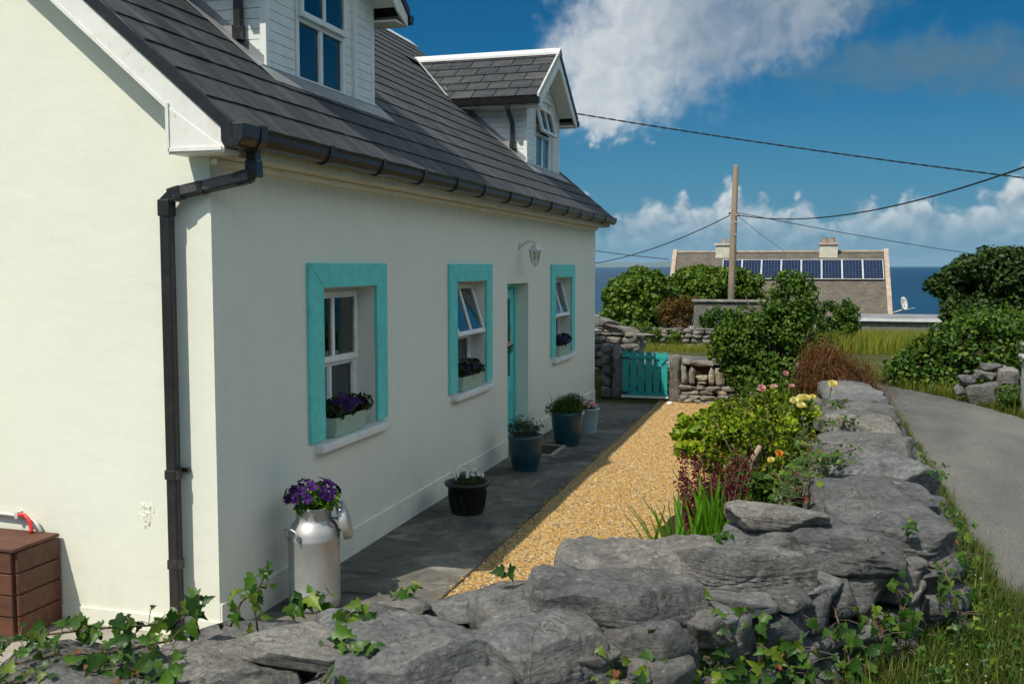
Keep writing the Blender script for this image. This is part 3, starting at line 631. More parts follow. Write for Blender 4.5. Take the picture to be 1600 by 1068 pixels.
def build_window(x, y0, y1, z0, z1, openang=0, split=.52, curtain=True, surround=None):
    """white frame with an upper top-hung sash of two panes and two fixed panes below; outer face at x"""
    t = .055; d = .06; zt = z0 + (z1 - z0) * (1 - split); ym = (y0 + y1) / 2
    mb = MB()
    mb.box((x - d, y0, z0), (x, y0 + t, z1)); mb.box((x - d, y1 - t, z0), (x, y1, z1))
    mb.box((x - d, y0 + t, z1 - t), (x, y1 - t, z1)); mb.box((x - d, y0 + t, z0), (x, y1 - t, z0 + t * 1.2)); mb.box((x - d, y0 + t, zt - t * .5), (x, y1 - t, zt + t * .5))
    mb.box((x - d + .005, ym - .026, z0 + t * 1.2), (x - .004, ym + .026, zt - t * .5))
    w = part('window', mb, 'pvc', house, bevel=.006)
    for a, b in ((y0 + t, ym - .026), (ym + .026, y1 - t)):
        part('pane', MB().box((x - .034, a, z0 + t * 1.2), (x - .028, b, zt - t * .5)), 'glass', w)
        g = .012
        for ba, bb in ((a, a + g), (b - g, b)): part('glazing_bead', MB().box((x - .027, ba, z0 + t * 1.2), (x - .015, bb, zt - t * .5)), 'pvc', w)
    # upper sash, hinged at its top edge
    s = MB(); q = .05; a0, a1, b0, b1 = y0 + t * .6, y1 - t * .6, zt + t * .15, z1 - t * .6; sx = x - .012; piv = Vector((x, 0, b1)); ca, sa = math.cos(openang), math.sin(openang)
    def rot(mb):
        out = []
        for p in mb.v:
            dx, dz = p[0] - piv.x, p[2] - piv.z; out.append((piv.x + dx * ca - dz * sa, p[1], piv.z + dx * sa + dz * ca))
        mb.v = out; return mb
    s.box((sx, a0, b0), (sx + .045, a0 + q, b1)); s.box((sx, a1 - q, b0), (sx + .045, a1, b1)); s.box((sx, a0 + q, b1 - q), (sx + .045, a1 - q, b1)); s.box((sx, a0 + q, b0), (sx + .045, a1 - q, b0 + q)); s.box((sx + .004, ym - .025, b0 + q), (sx + .041, ym + .025, b1 - q))
    part('sash', rot(s), 'pvc', w, bevel=.006)
    for a, b in ((a0 + q, ym - .025), (ym + .025, a1 - q)): part('pane', rot(MB().box((sx + .018, a, b0 + q), (sx + .024, b, b1 - q))), 'glass', w)
    if openang:
        part('stay_arm', MB().tube([(x - .02, a0 + .02, b0 + .12), tuple(rot(MB().add([(sx, a0 + .02, b0 + .1)], [])).v[0])], .007, 6), 'frame', w)
    if curtain:
        for (a, b) in ((y0 + .02, y0 + .02 + (y1 - y0) * .17), (y1 - .02 - (y1 - y0) * .30, y1 - .02)):
            c = MB(); n = 30; v = []
            for i in range(n + 1):
                yy = a + (b - a) * i / n; xx = x - .16 - .018 * math.sin(i * 1.35) - .008 * math.sin(i * .6)
                v += [(xx, yy, z0 + .01), (xx * 1.0 + .0, yy, z1 - .02)]
            c.v = v; c.f = [(2 * i, 2 * i + 2, 2 * i + 3, 2 * i + 1) for i in range(n)]
            part('curtain', c, 'curtain', w, True)
    return w
for k, (a, b) in enumerate(WIN):
    build_window(-.165, a, b, WZ[0], WZ[1], (0, R(17), R(15))[k])
    part('window_sill', MB().box((-.26, a - .13, WZ[0] - .06), (.075, b + .17, WZ[0] + .004)), 'trim', house, bevel=.012)
    A, B = a - .225, b + .215; T = 2.325; p = .028; bo = 1.012
    part('surround_board', MB().prism([(.001, A, bo), (.001, a - .004, bo), (.001, a - .004, WZ[1] + .004), (.001, A, T - .002)], (p, 0, 0)), 'teal', house, bevel=.004)
    part('surround_board', MB().prism([(.001, b + .004, bo), (.001, B, bo), (.001, B, T - .002), (.001, b + .004, WZ[1] + .004)], (p, 0, 0)), 'teal', house, bevel=.004)
    part('surround_board', MB().prism([(.001, A + .003, T), (.001, a - .001, WZ[1] + .007), (.001, b + .001, WZ[1] + .007), (.001, B - .003, T)], (p, 0, 0)), 'teal', house, bevel=.004)
def build_door():
    a, b, z0, z1 = DOOR; x = -.17
    fr = MB(); fr.box((x - .06, a, z0), (x + .01, a + .06, z1)); fr.box((x - .06, b - .06, z0), (x + .01, b, z1)); fr.box((x - .06, a + .06, z1 - .06), (x + .01, b - .06, z1))
    part('door_frame', fr, 'teal', house, bevel=.005)
    l = MB(); c, d = a + .065, b - .065; s = .13; X0, X1 = x - .055, x - .01
    l.box((X0, c, z0 + .02), (X1, c + s, z1 - .07)); l.box((X0, d - s, z0 + .02), (X1, d, z1 - .07)); l.box((X0, c + s, z1 - .20), (X1, d - s, z1 - .07)); l.box((X0, c + s, .70), (X1, d - s, .90)); l.box((X0, c + s, z0 + .02), (X1, d - s, .24))
    dr = part('door', l, 'teal', house, bevel=.005)
    part('door_panel', MB().box((X0 + .012, c + s, .24), (X1 - .014, d - s, .70)), 'teal', dr, bevel=.01)
    part('pane', MB().box((X0 + .02, c + s, .90), (X0 + .026, d - s, z1 - .20)), 'glass', dr)
    part('curtain', MB().box((X0 - .06, c + .05, .8), (X0 - .055, d - .05, z1 - .1)), 'curtain', dr)
    part('handle', MB().tube([(X1, c + .06, 1.0), (X1 + .05, c + .06, 1.0), (X1 + .05, c + .17, 1.0)], .01, 8), 'frame', dr)
    part('threshold', MB().box((-.26, a, -.02), (.012, b, .022)), 'conc', house, bevel=.006)
build_door()

def build_main_roof():
    xe = .27; D = MB(); y0, y1 = -.17, HL + .15
    for s in (1, -1):
        f = (lambda x: x) if s == 1 else (lambda x: 2 * RX - x)
        P = [(f(xe), y0, zr(xe) - .03), (f(RX), y0, zr(RX) - .03), (f(RX), y1, zr(RX) - .03), (f(xe), y1, zr(xe) - .03)]
        D.add(P + [(p[0], p[1], p[2] + .03) for p in P], [(4, 5, 6, 7), (3, 2, 1, 0), (0, 1, 5, 4), (2, 3, 7, 6), (3, 0, 4, 7)] if s == 1 else [(7, 6, 5, 4), (0, 1, 2, 3), (4, 5, 1, 0), (6, 7, 3, 2), (7, 4, 0, 3)])
    roof = part('roof', D, 'under', house)
    # tile: lies on the deck, tilted so that the next course laps over it
    g, wd, ln, th = .262, .332, .35, .016
    tb = MB(); hw = wd / 2 - .0022
    tb.box((-hw, 0, 0), (hw, ln, th))
    cs, sn = math.cos(PA), math.sin(PA)
    def tilemesh(seed):
        rr = random.Random(seed); bm = bmesh.new(); me = mesh_of('tile', tb.v, tb.f, 'tile')
        bm.from_mesh(me); bmesh.ops.subdivide_edges(bm, edges=[e for e in bm.edges if abs(e.verts[0].co.x - e.verts[1].co.x) > .1], cuts=4)
        for v in bm.verts:
            if v.co.y < .01: v.co.y += rr.uniform(-.004, .004)
            v.co.z += rr.uniform(-.0012, .0012)
        bm.to_mesh(me); bm.free(); return me
    tms = [tilemesh(s) for s in range(5)]
    spots = []; nc = int((xe - RX) / cs / g) + 1
    for c in range(nc):
        s = c * g; off = (.5 if c % 2 else 0) * wd
        for k in range(-1, 37):
            yy = y0 + .01 + off + wd * (k + .5)
            if yy < y0 - .05 or yy > y1 + .05: continue
            half = yy - wd / 2 < y0 - .02 or yy + wd / 2 > y1 + .02
            if half: yy += wd * .25 * (1 if yy < 3 else -1)
            x = xe + .012 - s * cs; z = zr(xe) + s * sn + .028
            xm = x - ln * .5 * cs
            inside = any(d0 + .06 < yy - wd * .4 and yy + wd * .4 < d0 + 1.96 - .06 and xm < -.72 and zr(xm) < 4.75 + .8 for d0 in (1.55, 8.85))
            if x - ln * cs < RX - .02: continue
            if inside: continue
            spots.append((x, yy, z, half))
    camp = Vector((3.45, -5.27, 2.3)); spots.sort(key=lambda p: (Vector(p[:3]) - camp).length)
    rest = MB()
    tilt = .045
    for i, (x, yy, z, half) in enumerate(spots):
        dz = random.uniform(-.0015, .0015)
        # local x -> world y, local y -> up the slope (-x, +z)
        ey = Vector((-math.cos(PA - tilt), 0, math.sin(PA - tilt))); ex = Vector((0, 1, 0)); ez = ex.cross(ey); ez = -ez if ez.z < 0 else ez
        ex = ey.cross(ez)
        Mx = Matrix((ex, ey, ez)).transposed().to_4x4()
        if i < 300:
            piece('roof_tile', tms[i % 5], roof, (x, yy, z + dz), Mx.to_euler(), (.5 if half else 1, 1, 1))
        else:
            Mx.translation = Vector((x, yy, z + dz)); rest.add([Mx @ Vector((v[0] * (.5 if half else 1), v[1], v[2])) for v in tb.v], tb.f)
    o = part('roof_tiles', rest, 'tile', roof); o['kind'] = 'stuff'
    # ridge capping
    rc = MB(); rzv = zr(RX) + .055
    n = 26
    for k in range(n):
        a = y0 + (y1 - y0) * k / n + .004; b = y0 + (y1 - y0) * (k + 1) / n - .004
        m = MB().prism([(RX - .16, a, rzv - .105), (RX, a, rzv + .02), (RX + .16, a, rzv - .105), (RX + .15, a, rzv - .125), (RX, a, rzv - .005), (RX - .15, a, rzv - .125)], (0, b - a, 0))
        part('ridge_tile', m, 'leadw', roof)
    # bargeboards, soffit boxes, verge trims on both gables
    for y, s in ((-.18, 1), (HL + .16, -1)):
        yb = y + .022 * s; xs_ = (.215, RX)
        for sg in (1, -1):
            fx = (lambda x: x) if sg == 1 else (lambda x: 2 * RX - x)
            B = MB().prism([(fx(.215), y, zr(.215) - .035), (fx(.215), y, zr(.215) - .16), (fx(-.12), y, zr(-.12) - .225), (fx(RX), y, zr(RX) - .225), (fx(RX), y, zr(RX) - .035)], (0, .022 * s, 0))
            part('bargeboard', B, 'trim', house)
            E_ = MB().prism([(fx(-.10), y - .006 * s, zr(-.10) - .207), (fx(-.10), y - .006 * s, zr(-.10) - .235), (fx(RX), y - .006 * s, zr(RX) - .235), (fx(RX), y - .006 * s, zr(RX) - .207)], (0, .03 * s, 0))
            part('barge_moulding', E_, 'trim', house)
            sf = MB().prism([(fx(-.1), yb, zr(-.1) - .2), (fx(RX), yb, zr(RX) - .2), (fx(RX), yb, zr(RX) - .185), (fx(-.1), yb, zr(-.1) - .185)], (0, (.155) * s, 0))
            part('verge_soffit', sf, 'trim', house)
            V_ = MB().prism([(fx(.275), y - .014 * s, zr(.275) + .045), (fx(.275), y - .014 * s, zr(.275) - .04), (fx(RX), y - .014 * s, zr(RX) - .04), (fx(RX), y - .014 * s, zr(RX) + .045)], (0, .05 * s, 0))
            part('verge_trim', V_, 'black', house)
            bx = MB().prism([(fx(-.15), y - .004 * s, 2.955), (fx(.212), y - .004 * s, 2.955), (fx(.212), y - .004 * s, zr(.212) - .15), (fx(.10), y - .004 * s, zr(.10) - .17), (fx(-.15), y - .004 * s, zr(-.15) - .21)], (0, .176 * s, 0))
            sb = part('soffit_box', bx, 'trim', house, bevel=.004)
            tr = MB().box((min(fx(-.15), fx(.205)), min(y - .014 * s, y - .004 * s), 2.968), (max(fx(-.15), fx(.205)), max(y - .014 * s, y - .004 * s), 2.988))
            tr.box((min(fx(-.165), fx(-.145)), min(y - .014 * s, y - .004 * s), 2.95), (max(fx(-.165), fx(-.145)), max(y - .014 * s, y - .004 * s), zr(-.15) - .19))
            part('cover_strip', tr, 'trim', sb)
    # eaves: fascia, soffit, gutter in sections with union brackets
    F = MB(); F.box((.175, -.155, 2.955), (.200, HL + .13, 3.10)); part('fascia', F, 'fascia', house, bevel=.003)
    part('soffit', MB().box((.003, .0, 2.945), (.196, HL - .002, 2.963)), 'fascia', house)
    part('soffit_moulding', MB().box((.002, .002, 2.905), (.05, HL - .004, 2.944)), 'trim', house, bevel=.006)
    gy = [-.16, .068, .95, 1.83, 2.68, 3.52, 4.34, 5.25, 6.12, 7.08, 7.96, 8.8, 9.68, 10.6, HL + .20]
    prof = [(.203, 3.105), (.203, 3.04), (.222, 3.012), (.262, 2.998), (.302, 3.012), (.325, 3.05), (.330, 3.085), (.340, 3.108), (.330, 3.110), (.318, 3.085), (.312, 3.05), (.29, 3.022), (.262, 3.012), (.23, 3.024), (.212, 3.045), (.211, 3.105)]
    for a, b in zip(gy[1:-1], gy[2:]):
        gt = part('gutter', MB().prism([(x, a + .001, z) for x, z in prof], (0, b - a - .002, 0)), 'black', house)
        bk = [(.200, 3.10), (.200, 3.03), (.222, 3.001), (.262, 2.986), (.308, 3.001), (.334, 3.045), (.346, 3.116), (.334, 3.116), (.32, 3.05), (.262, 2.9975), (.21, 3.10)]
        part('gutter_bracket', MB().prism([(x, a - .03, z) for x, z in bk], (0, .06, 0)), 'black', gt) if a > .2 else None
    # running outlet with stop end at the corner, swan neck and gable downpipe
    ou = [(.197, 3.122), (.197, 3.02), (.215, 2.992), (.262, 2.98), (.315, 2.992), (.346, 3.035), (.352, 3.122)]
    og_ = part('gutter_outlet', MB().prism([(x, -.19, z) for x, z in ou], (0, .26, 0)), 'black', house, bevel=.008)
    part('outlet_rim', MB().prism([(x * 1.0 + (.006 if x > .21 else -.002), .0, z - .006 if z < 3.1 else z + .004) for x, z in ou], (0, .068, 0)), 'black', og_)
    q = .048
    pth = [(.262, .06, 2.99), (.262, .06, 2.875), (.245, .03, 2.83), (-.20, -.075, 2.735), (-.255, -.075, 2.70), (-.255, -.075, .02)]
    dp = MB(); dp.tube(pth, q, 4, square=True); dpo = part('downpipe', dp, 'black', house, bevel=.008)
    for a, b, r in (((.262, .06, 2.93), (.262, .06, 2.83), .056), ((.255, .05, 2.845), (.16, .016, 2.812), .057), ((-.02, -.034, 2.772), (-.055, -.041, 2.765), .056), ((-.15, -.064, 2.745), (-.225, -.075, 2.722), .057), ((-.255, -.075, 2.70), (-.255, -.075, 2.60), .056), ((-.255, -.075, 1.06), (-.255, -.075, 1.00), .056), ((-.255, -.075, .50), (-.255, -.075, .44), .054)):
        part('pipe_socket', MB().tube([a, b], r, 4, square=True), 'black', dpo, bevel=.006)
    part('pipe_bracket', MB().box((-.33, -.03, 1.035), (-.18, -.002, 1.06)), 'black', dpo)
    return tms
TMS = build_main_roof()

def build_dormer(y0, opened):
    y1 = y0 + 1.96; xf = -.5; zb = zr(xf); ze = 4.84; ym = (y0 + y1) / 2; tp = math.tan(R(33.8)); ph = (y1 - y0) / 2; zp = ze + ph * tp
    zbf = zb - .02; wy0, wy1 = y0 + .47, y0 + 1.36; wz0, wz1 = zb - .03, 4.74
    xb = lambda z: .25 - (z - 3.10) / TP
    core = MB(); e = .035
    # side cheeks, and front round the window opening
    for y, s in ((y0 + e, 1), (y1 - e, -1)):
        core.prism([(xf - e, y, zbf), (xf - e, y, ze), (xb(ze) - .05, y, ze), (xb(zbf) - .05, y, zbf)], (0, .04 * s, 0))
    core.box((xf - e - .04, y0 + e, zbf), (xf - e, wy0 - .003, ze)); core.box((xf - e - .04, wy1 + .003, zbf), (xf - e, y1 - e, ze))
    core.prism([(xf - e, wy0 - .003, wz1 + .003), (xf - e, wy1 + .003, wz1 + .003), (xf - e, y1 - e, ze), (xf - e, ym, zp - .05), (xf - e, y0 + e, ze)], (-.04, 0, 0))
    core.box((-1.25, y0 + .1, zbf), (-1.2, y1 - .1, ze))     # inner partition behind the window
    dm = part('dormer', core, 'clad', house)
    bh = .078
    z = zbf + .06; th = .018
    while z < ze - .02:
        z2 = min(z + bh - .005, ze)
        for y, s in ((y0, 1), (y1, -1)):     # cheek boards run back to the roof
            xa, xb2 = xb(z) + .02, xb(z2) + .02
            if xf - .03 - xb2 > .03 and xa < xf - .03:
                part('cladding_board', MB().prism([(xf - .05, y, z), (xf - .05, y, z2), (xb2, y, z2), (max(xa, xb2) if xa < xf - .05 else xf - .06, y, z)], (0, th * s + .014 * s, 0)), 'clad', dm)
            elif xf - xb2 > .08:
                part('cladding_board', MB().prism([(xf - .05, y, z), (xf - .05, y, z2), (xb2, y, z2)], (0, th * s + .014 * s, 0)), 'clad', dm)
        for a, b in ((y0 + .05, wy0 - .02), (wy1 + .20, y1 - .05)):
            part('cladding_board', MB().box((xf - .034, a, z), (xf - .008, b, z2)), 'clad', dm)
        part('cladding_board', MB().box((xf - .034, wy1 + .02, z), (xf - .022, wy1 + .15, z2)), 'clad', dm)
        z += bh
    z = ze
    while z < zp - .12:
        z2 = z + bh - .005; a = y0 + (z2 - ze) / tp + .05
        part('cladding_board', MB().box((xf - .034, a, z), (xf - .008, 2 * ym - a, z2)), 'clad', dm); z += bh
    # corner posts and casings
    for a, b, xo in ((y0 - .006, y0 + .052, .0), (y1 - .052, y1 + .006, .0), (wy1 + .15, wy1 + .205, .012)):
        part('corner_trim', MB().box((xf - .055, a, zbf + .05), (xf + xo, b, ze + .02)), 'pvc', dm, bevel=.004)
    part('lead_apron', MB().prism([(xf + .004, y0 - .10, zbf + .085), (xf + .004, y1 + .10, zbf + .085), (xf + .004, y1 + .10, zr(xf) + .05), (xf + .004, y0 - .10, zr(xf) + .05)], (.012, 0, 0)), 'lead', dm)
    part('lead_apron', MB().prism([(xf + .016, y0 - .13, zr(xf + .016) + .062), (xf + .15, y0 - .13, zr(xf + .15) + .056), (xf + .15, y1 + .13, zr(xf + .15) + .056), (xf + .016, y1 + .13, zr(xf + .016) + .062)], (0, 0, .006)), 'lead', dm)
    for y, s in ((y0, -1), (y1, 1)):   # stepped side flashings on the roof and up the cheek
        xt = xb(ze) + .02
        part('side_flashing', MB().prism([(xf + .02, y, zr(xf + .02) + .064), (xt, y, zr(xt) + .064), (xt, y + .15 * s, zr(xt) + .058), (xf + .02, y + .15 * s, zr(xf + .02) + .058)], (0, 0, .006)), 'lead', dm)
        part('side_flashing', MB().prism([(xf - .02, y - .0 * s, zr(xf - .02) + .03), (xt, y, zr(xt) + .03), (xt, y, zr(xt) + .13), (xf - .02, y, zr(xf - .02) + .13)], (0, .008 * s, 0)), 'lead', dm)
    # roof of the dormer: deck, slates, ridge, verge, gutters
    xo = -.26; ov = .26; zE = ze + .03
    def zd(dy): return zE + (ph - dy) * tp           # deck height at distance dy from the ridge line
    ztop = zd(0); xr = xb(ztop) - .1
    dk = MB()
    for s in (1, -1):
        dk.prism([(xo, ym, zd(0)), (xo, ym + s * (ph + ov), zd(ph + ov)), (xo, ym + s * (ph + ov), zd(ph + ov) - .03), (xo, ym, zd(0) - .03)], (xb(zd(ph)) - .9 - xo, 0, 0))
    part('dormer_roof', dk, 'under', dm)
    al = math.atan(tp); g = .272
    for s in (1, -1):
        for c in range(6):
            dist = (ph + ov) / math.cos(al) - c * g
            dy = dist * math.cos(al) + .02
            if dist < .12: continue
            ey = Vector((0, -s * math.cos(al - .05), math.sin(al - .05))); ex = Vector((-s, 0, 0)); ez = ex.cross(ey)
            if ez.z < 0: ex = -ex; ez = ex.cross(ey)
            Mx = Matrix((ex, ey, ez)).transposed().to_euler(); ln = min(1.0, (dist) / .37)
            for k in range(10):
                x = xo - .014 - .166 - .332 * k - (.166 if c % 2 else 0)
                if x + .15 < xb(zd(dy - .25)) - .05: continue
                if x + .166 > xo + .01: continue
                piece('slate', TMS[(k + c) % 5], dm, (x, ym + s * dy, zd(dy) + .03), Mx, (.968, ln, 1.15))
            if c % 2: piece('slate', TMS[c % 5], dm, (xo - .014 - .083, ym + s * dy, zd(dy) + .03), Mx, (.47, ln, 1.15))
        part('dormer_verge', MB().prism([(xo + .012, ym, zd(0) + .07), (xo + .012, ym + s * (ph + ov + .02), zd(ph + ov + .02) + .062), (xo + .012, ym + s * (ph + ov + .02), zd(ph + ov + .02) - .02), (xo + .012, ym, zd(0) - .02)], (-.03, 0, 0)), 'black' if s > 0 else 'leadw', dm)
        part('dormer_bargeboard', MB().prism([(xo - .002, ym, zd(0) - .022), (xo - .002, ym + s * (ph + ov - .01), zd(ph + ov - .01) - .022), (xo - .002, ym + s * (ph + ov - .01), zd(ph + ov) - .12), (xo - .002, ym + s * (ph + .02), zd(ph + .02) - .19), (xo - .002, ym, zd(0) - .19)], (-.02, 0, 0)), 'trim', dm)
        part('dormer_soffit', MB().prism([(xo - .023, ym, zd(0) - .15), (xo - .023, ym + s * (ph), zd(ph) - .15), (xo - .023, ym + s * (ph), zd(ph) - .165), (xo - .023, ym, zd(0) - .165)], (xf - xo + .02, 0, 0)), 'trim', dm)
        yo = ym + s * (ph + ov - .005); zg = zd(ph + ov) - .01
        part('dormer_fascia', MB().box((xb(zg) - .1, min(yo, yo - s * .018), zg - .11), (xo - .024, max(yo, yo - s * .018), zg + .005)), 'trim', dm)
        part('dormer_soffit', MB().box((xb(zg) - .1, min(ym + s * (ph + .004), yo - s * .019), zg - .105), (xo - .024, max(ym + s * (ph + .004), yo - s * .019), zg - .09)), 'trim', dm)
        pr = [(yo, zg + .01), (yo, zg - .05), (yo + s * .03, zg - .08), (yo + s * .075, zg - .07), (yo + s * .1, zg + .01), (yo + s * .088, zg + .01), (yo + s * .065, zg - .055), (yo + s * .03, zg - .065), (yo + s * .01, zg - .04), (yo + s * .01, zg + .01)]
        gt = part('dormer_gutter', MB().prism([(xo + .01, y, z) for y, z in pr], (xb(zg) - .06 - xo, 0, 0)), 'black', dm)
        for xx in (xo - .0, xo - .22, xo - .9):
            part('gutter_joint', MB().prism([(xx + .02, y + s * .004 * (1 if abs(y - yo) > .02 else 0), z - .005) for y, z in pr[:5]], (-.07, 0, 0)), 'black', dm)
        # dormer downpipe on the cheek
        yc = y0 - .045 if s < 0 else y1 + .045; xp = xf - .21; yg = yo + s * .04
        part('dormer_downpipe', MB().tube([(xp, yg, zg - .06), (xp, yg, zg - .14), (xp, yc, zg - .32), (xp, yc, zr(xp) + .10)], .042, 4, square=True), 'black', dm, bevel=.006)
        part('pipe_socket', MB().tube([(xp, yc, zr(xp) + .19), (xp, yc, zr(xp) + .085)], .05, 4, square=True), 'black', dm)
        # valley flashing on the main roof beside the dormer slates
        A = Vector((xb(ztop), ym, ztop)); Bv = Vector((xb(zd(ph + ov)), ym + s * (ph + ov), zd(ph + ov))); up = Vector((0, 0, .068)); side = Vector((.0, s * .11, 0.0))
        part('valley_flashing', MB().prism([A + up + side * .3, Bv + up, Bv + up + side, A + up + side * 1.2], (0, 0, .008)), 'leadw', dm)
    part('dormer_ridge', MB().prism([(xo + .02, ym - .10, ztop - .005), (xo + .02, ym, ztop + .085), (xo + .02, ym + .10, ztop - .005), (xo + .02, ym + .10, ztop + .03), (xo + .02, ym, ztop + .105), (xo + .02, ym - .10, ztop + .03)], (xr - xo, 0, 0)), 'pvc', dm)
    build_window(xf - .005, wy0, wy1, wz0 + .05, wz1, opened, .46)
build_dormer(1.55, 0)
build_dormer(8.85, R(13))

# ------------------------------------------------------------------ stones and dry-stone walls
def stone_verts(seed, sub, size, power=6, cuts=6, rough=.10, strata=.06):
    rr = random.Random(seed); bm = bmesh.new(); bmesh.ops.create_icosphere(bm, subdivisions=sub, radius=1)
    so = Vector((rr.uniform(0, 90), rr.uniform(0, 90), rr.uniform(0, 90)))
    planes = []
    for k in range(cuts):        # mostly upright faces, so that the stone has a broken polygonal outline
        a = 2 * math.pi * (k + rr.uniform(-.35, .35)) / cuts; el = rr.uniform(-.45, .55)
        planes.append((Vector((math.cos(a) * math.cos(el), math.sin(a) * math.cos(el), math.sin(el))), rr.uniform(.84, 1.05)))
    for k in range(2): planes.append((Vector((rr.gauss(0, .22), rr.gauss(0, .22), 1)).normalized(), rr.uniform(.80, .95)))
    s = Vector(size) * .5; mn = min(s); big = (s.x * s.y * s.z) ** (1 / 3)
    lay = rr.uniform(9, 20) / max(.05, mn) * .06; hs = [rr.uniform(0, 1) for _ in range(64)]
    nz_ = mnoise.noise; fr = mnoise.fractal
    for v in bm.verts:
        p = v.co; L = (abs(p.x) ** power + abs(p.y) ** power + abs(p.z) ** power) ** (1 / power); p = p / L
        for d, h in planes:
            t = p.dot(d) - h
            if t > 0: p = p - d * t * .96
        q = Vector((p.x * s.x, p.y * s.y, p.z * s.z)); nrm = Vector((p.x / s.x, p.y / s.y, p.z / s.z)).normalized()
        side = 1 - nrm.z * nrm.z
        a = fr(q * 7.0 + so, .85, 2.1, 5) * rough * big * .55 + nz_(q * 2.6 + so) * rough * big * 1.0
        la = q.z * lay / .06 * .5 + 1.1 * nz_(Vector((q.x * 3, q.y * 3, 0)) + so); fl = math.floor(la); fc = la - fl
        ed = (hs[int(fl) % 64] - .5) * 1.3 - (.9 if fc < .13 else 0)
        a += ed * strata * big * .55 * side * (.35 + .65 * min(1, max(0, .5 + nz_(q * 4 - so))))
        ck = abs(nz_(Vector((q.x * 2.1, q.y * 2.1, q.z * 4)) + so * 2))           # a few dark cracks
        if ck < .03: a -= (.03 - ck) / .03 * .05 * big
        v.co = q + nrm * a
    vs = [tuple(v.co) for v in bm.verts]; fs = [tuple(w.index for w in f.verts) for f in bm.faces]; bm.free(); return vs, fs
def stone_mesh(seed, sub, size, mat='stone', **k):
    v, f = stone_verts(seed, sub, size, **k); return mesh_of('stone', v, f, mat, True)
def band(line, w, z0, z1, wob=0):
    """solid wall core along a polyline"""
    n = len(line); L_, R_ = [], []
    for i, p in enumerate(line):
        a = Vector(line[max(0, i - 1)]); b = Vector(line[min(n - 1, i + 1)]); t = (b - a).normalized(); nn = Vector((-t.y, t.x)); p = Vector(p)
        L_.append(p + nn * w / 2); R_.append(p - nn * w / 2)
    mb = MB(); v = []
    for a, b in zip(L_, R_): v += [(a.x, a.y, z0), (a.x, a.y, z1), (b.x, b.y, z1), (b.x, b.y, z0)]
    f = [(0, 1, 2, 3), (4 * n - 1, 4 * n - 2, 4 * n - 3, 4 * n - 4)]
    for i in range(n - 1):
        for k in range(4): f.append((4 * i + k, 4 * i + (k + 1) % 4, 4 * i + 4 + (k + 1) % 4, 4 * i + 4 + k))
    mb.v = v; mb.f = f; return mb

gw = thing('garden_wall', 'grey limestone dry-stone garden wall with big flat cap stones, in the foreground', 'stone wall', (1.6, -1.95, 0))
part('rubble_core', band(WALL_LINE[:-1], .40, -.1, .66), 'stone', gw)
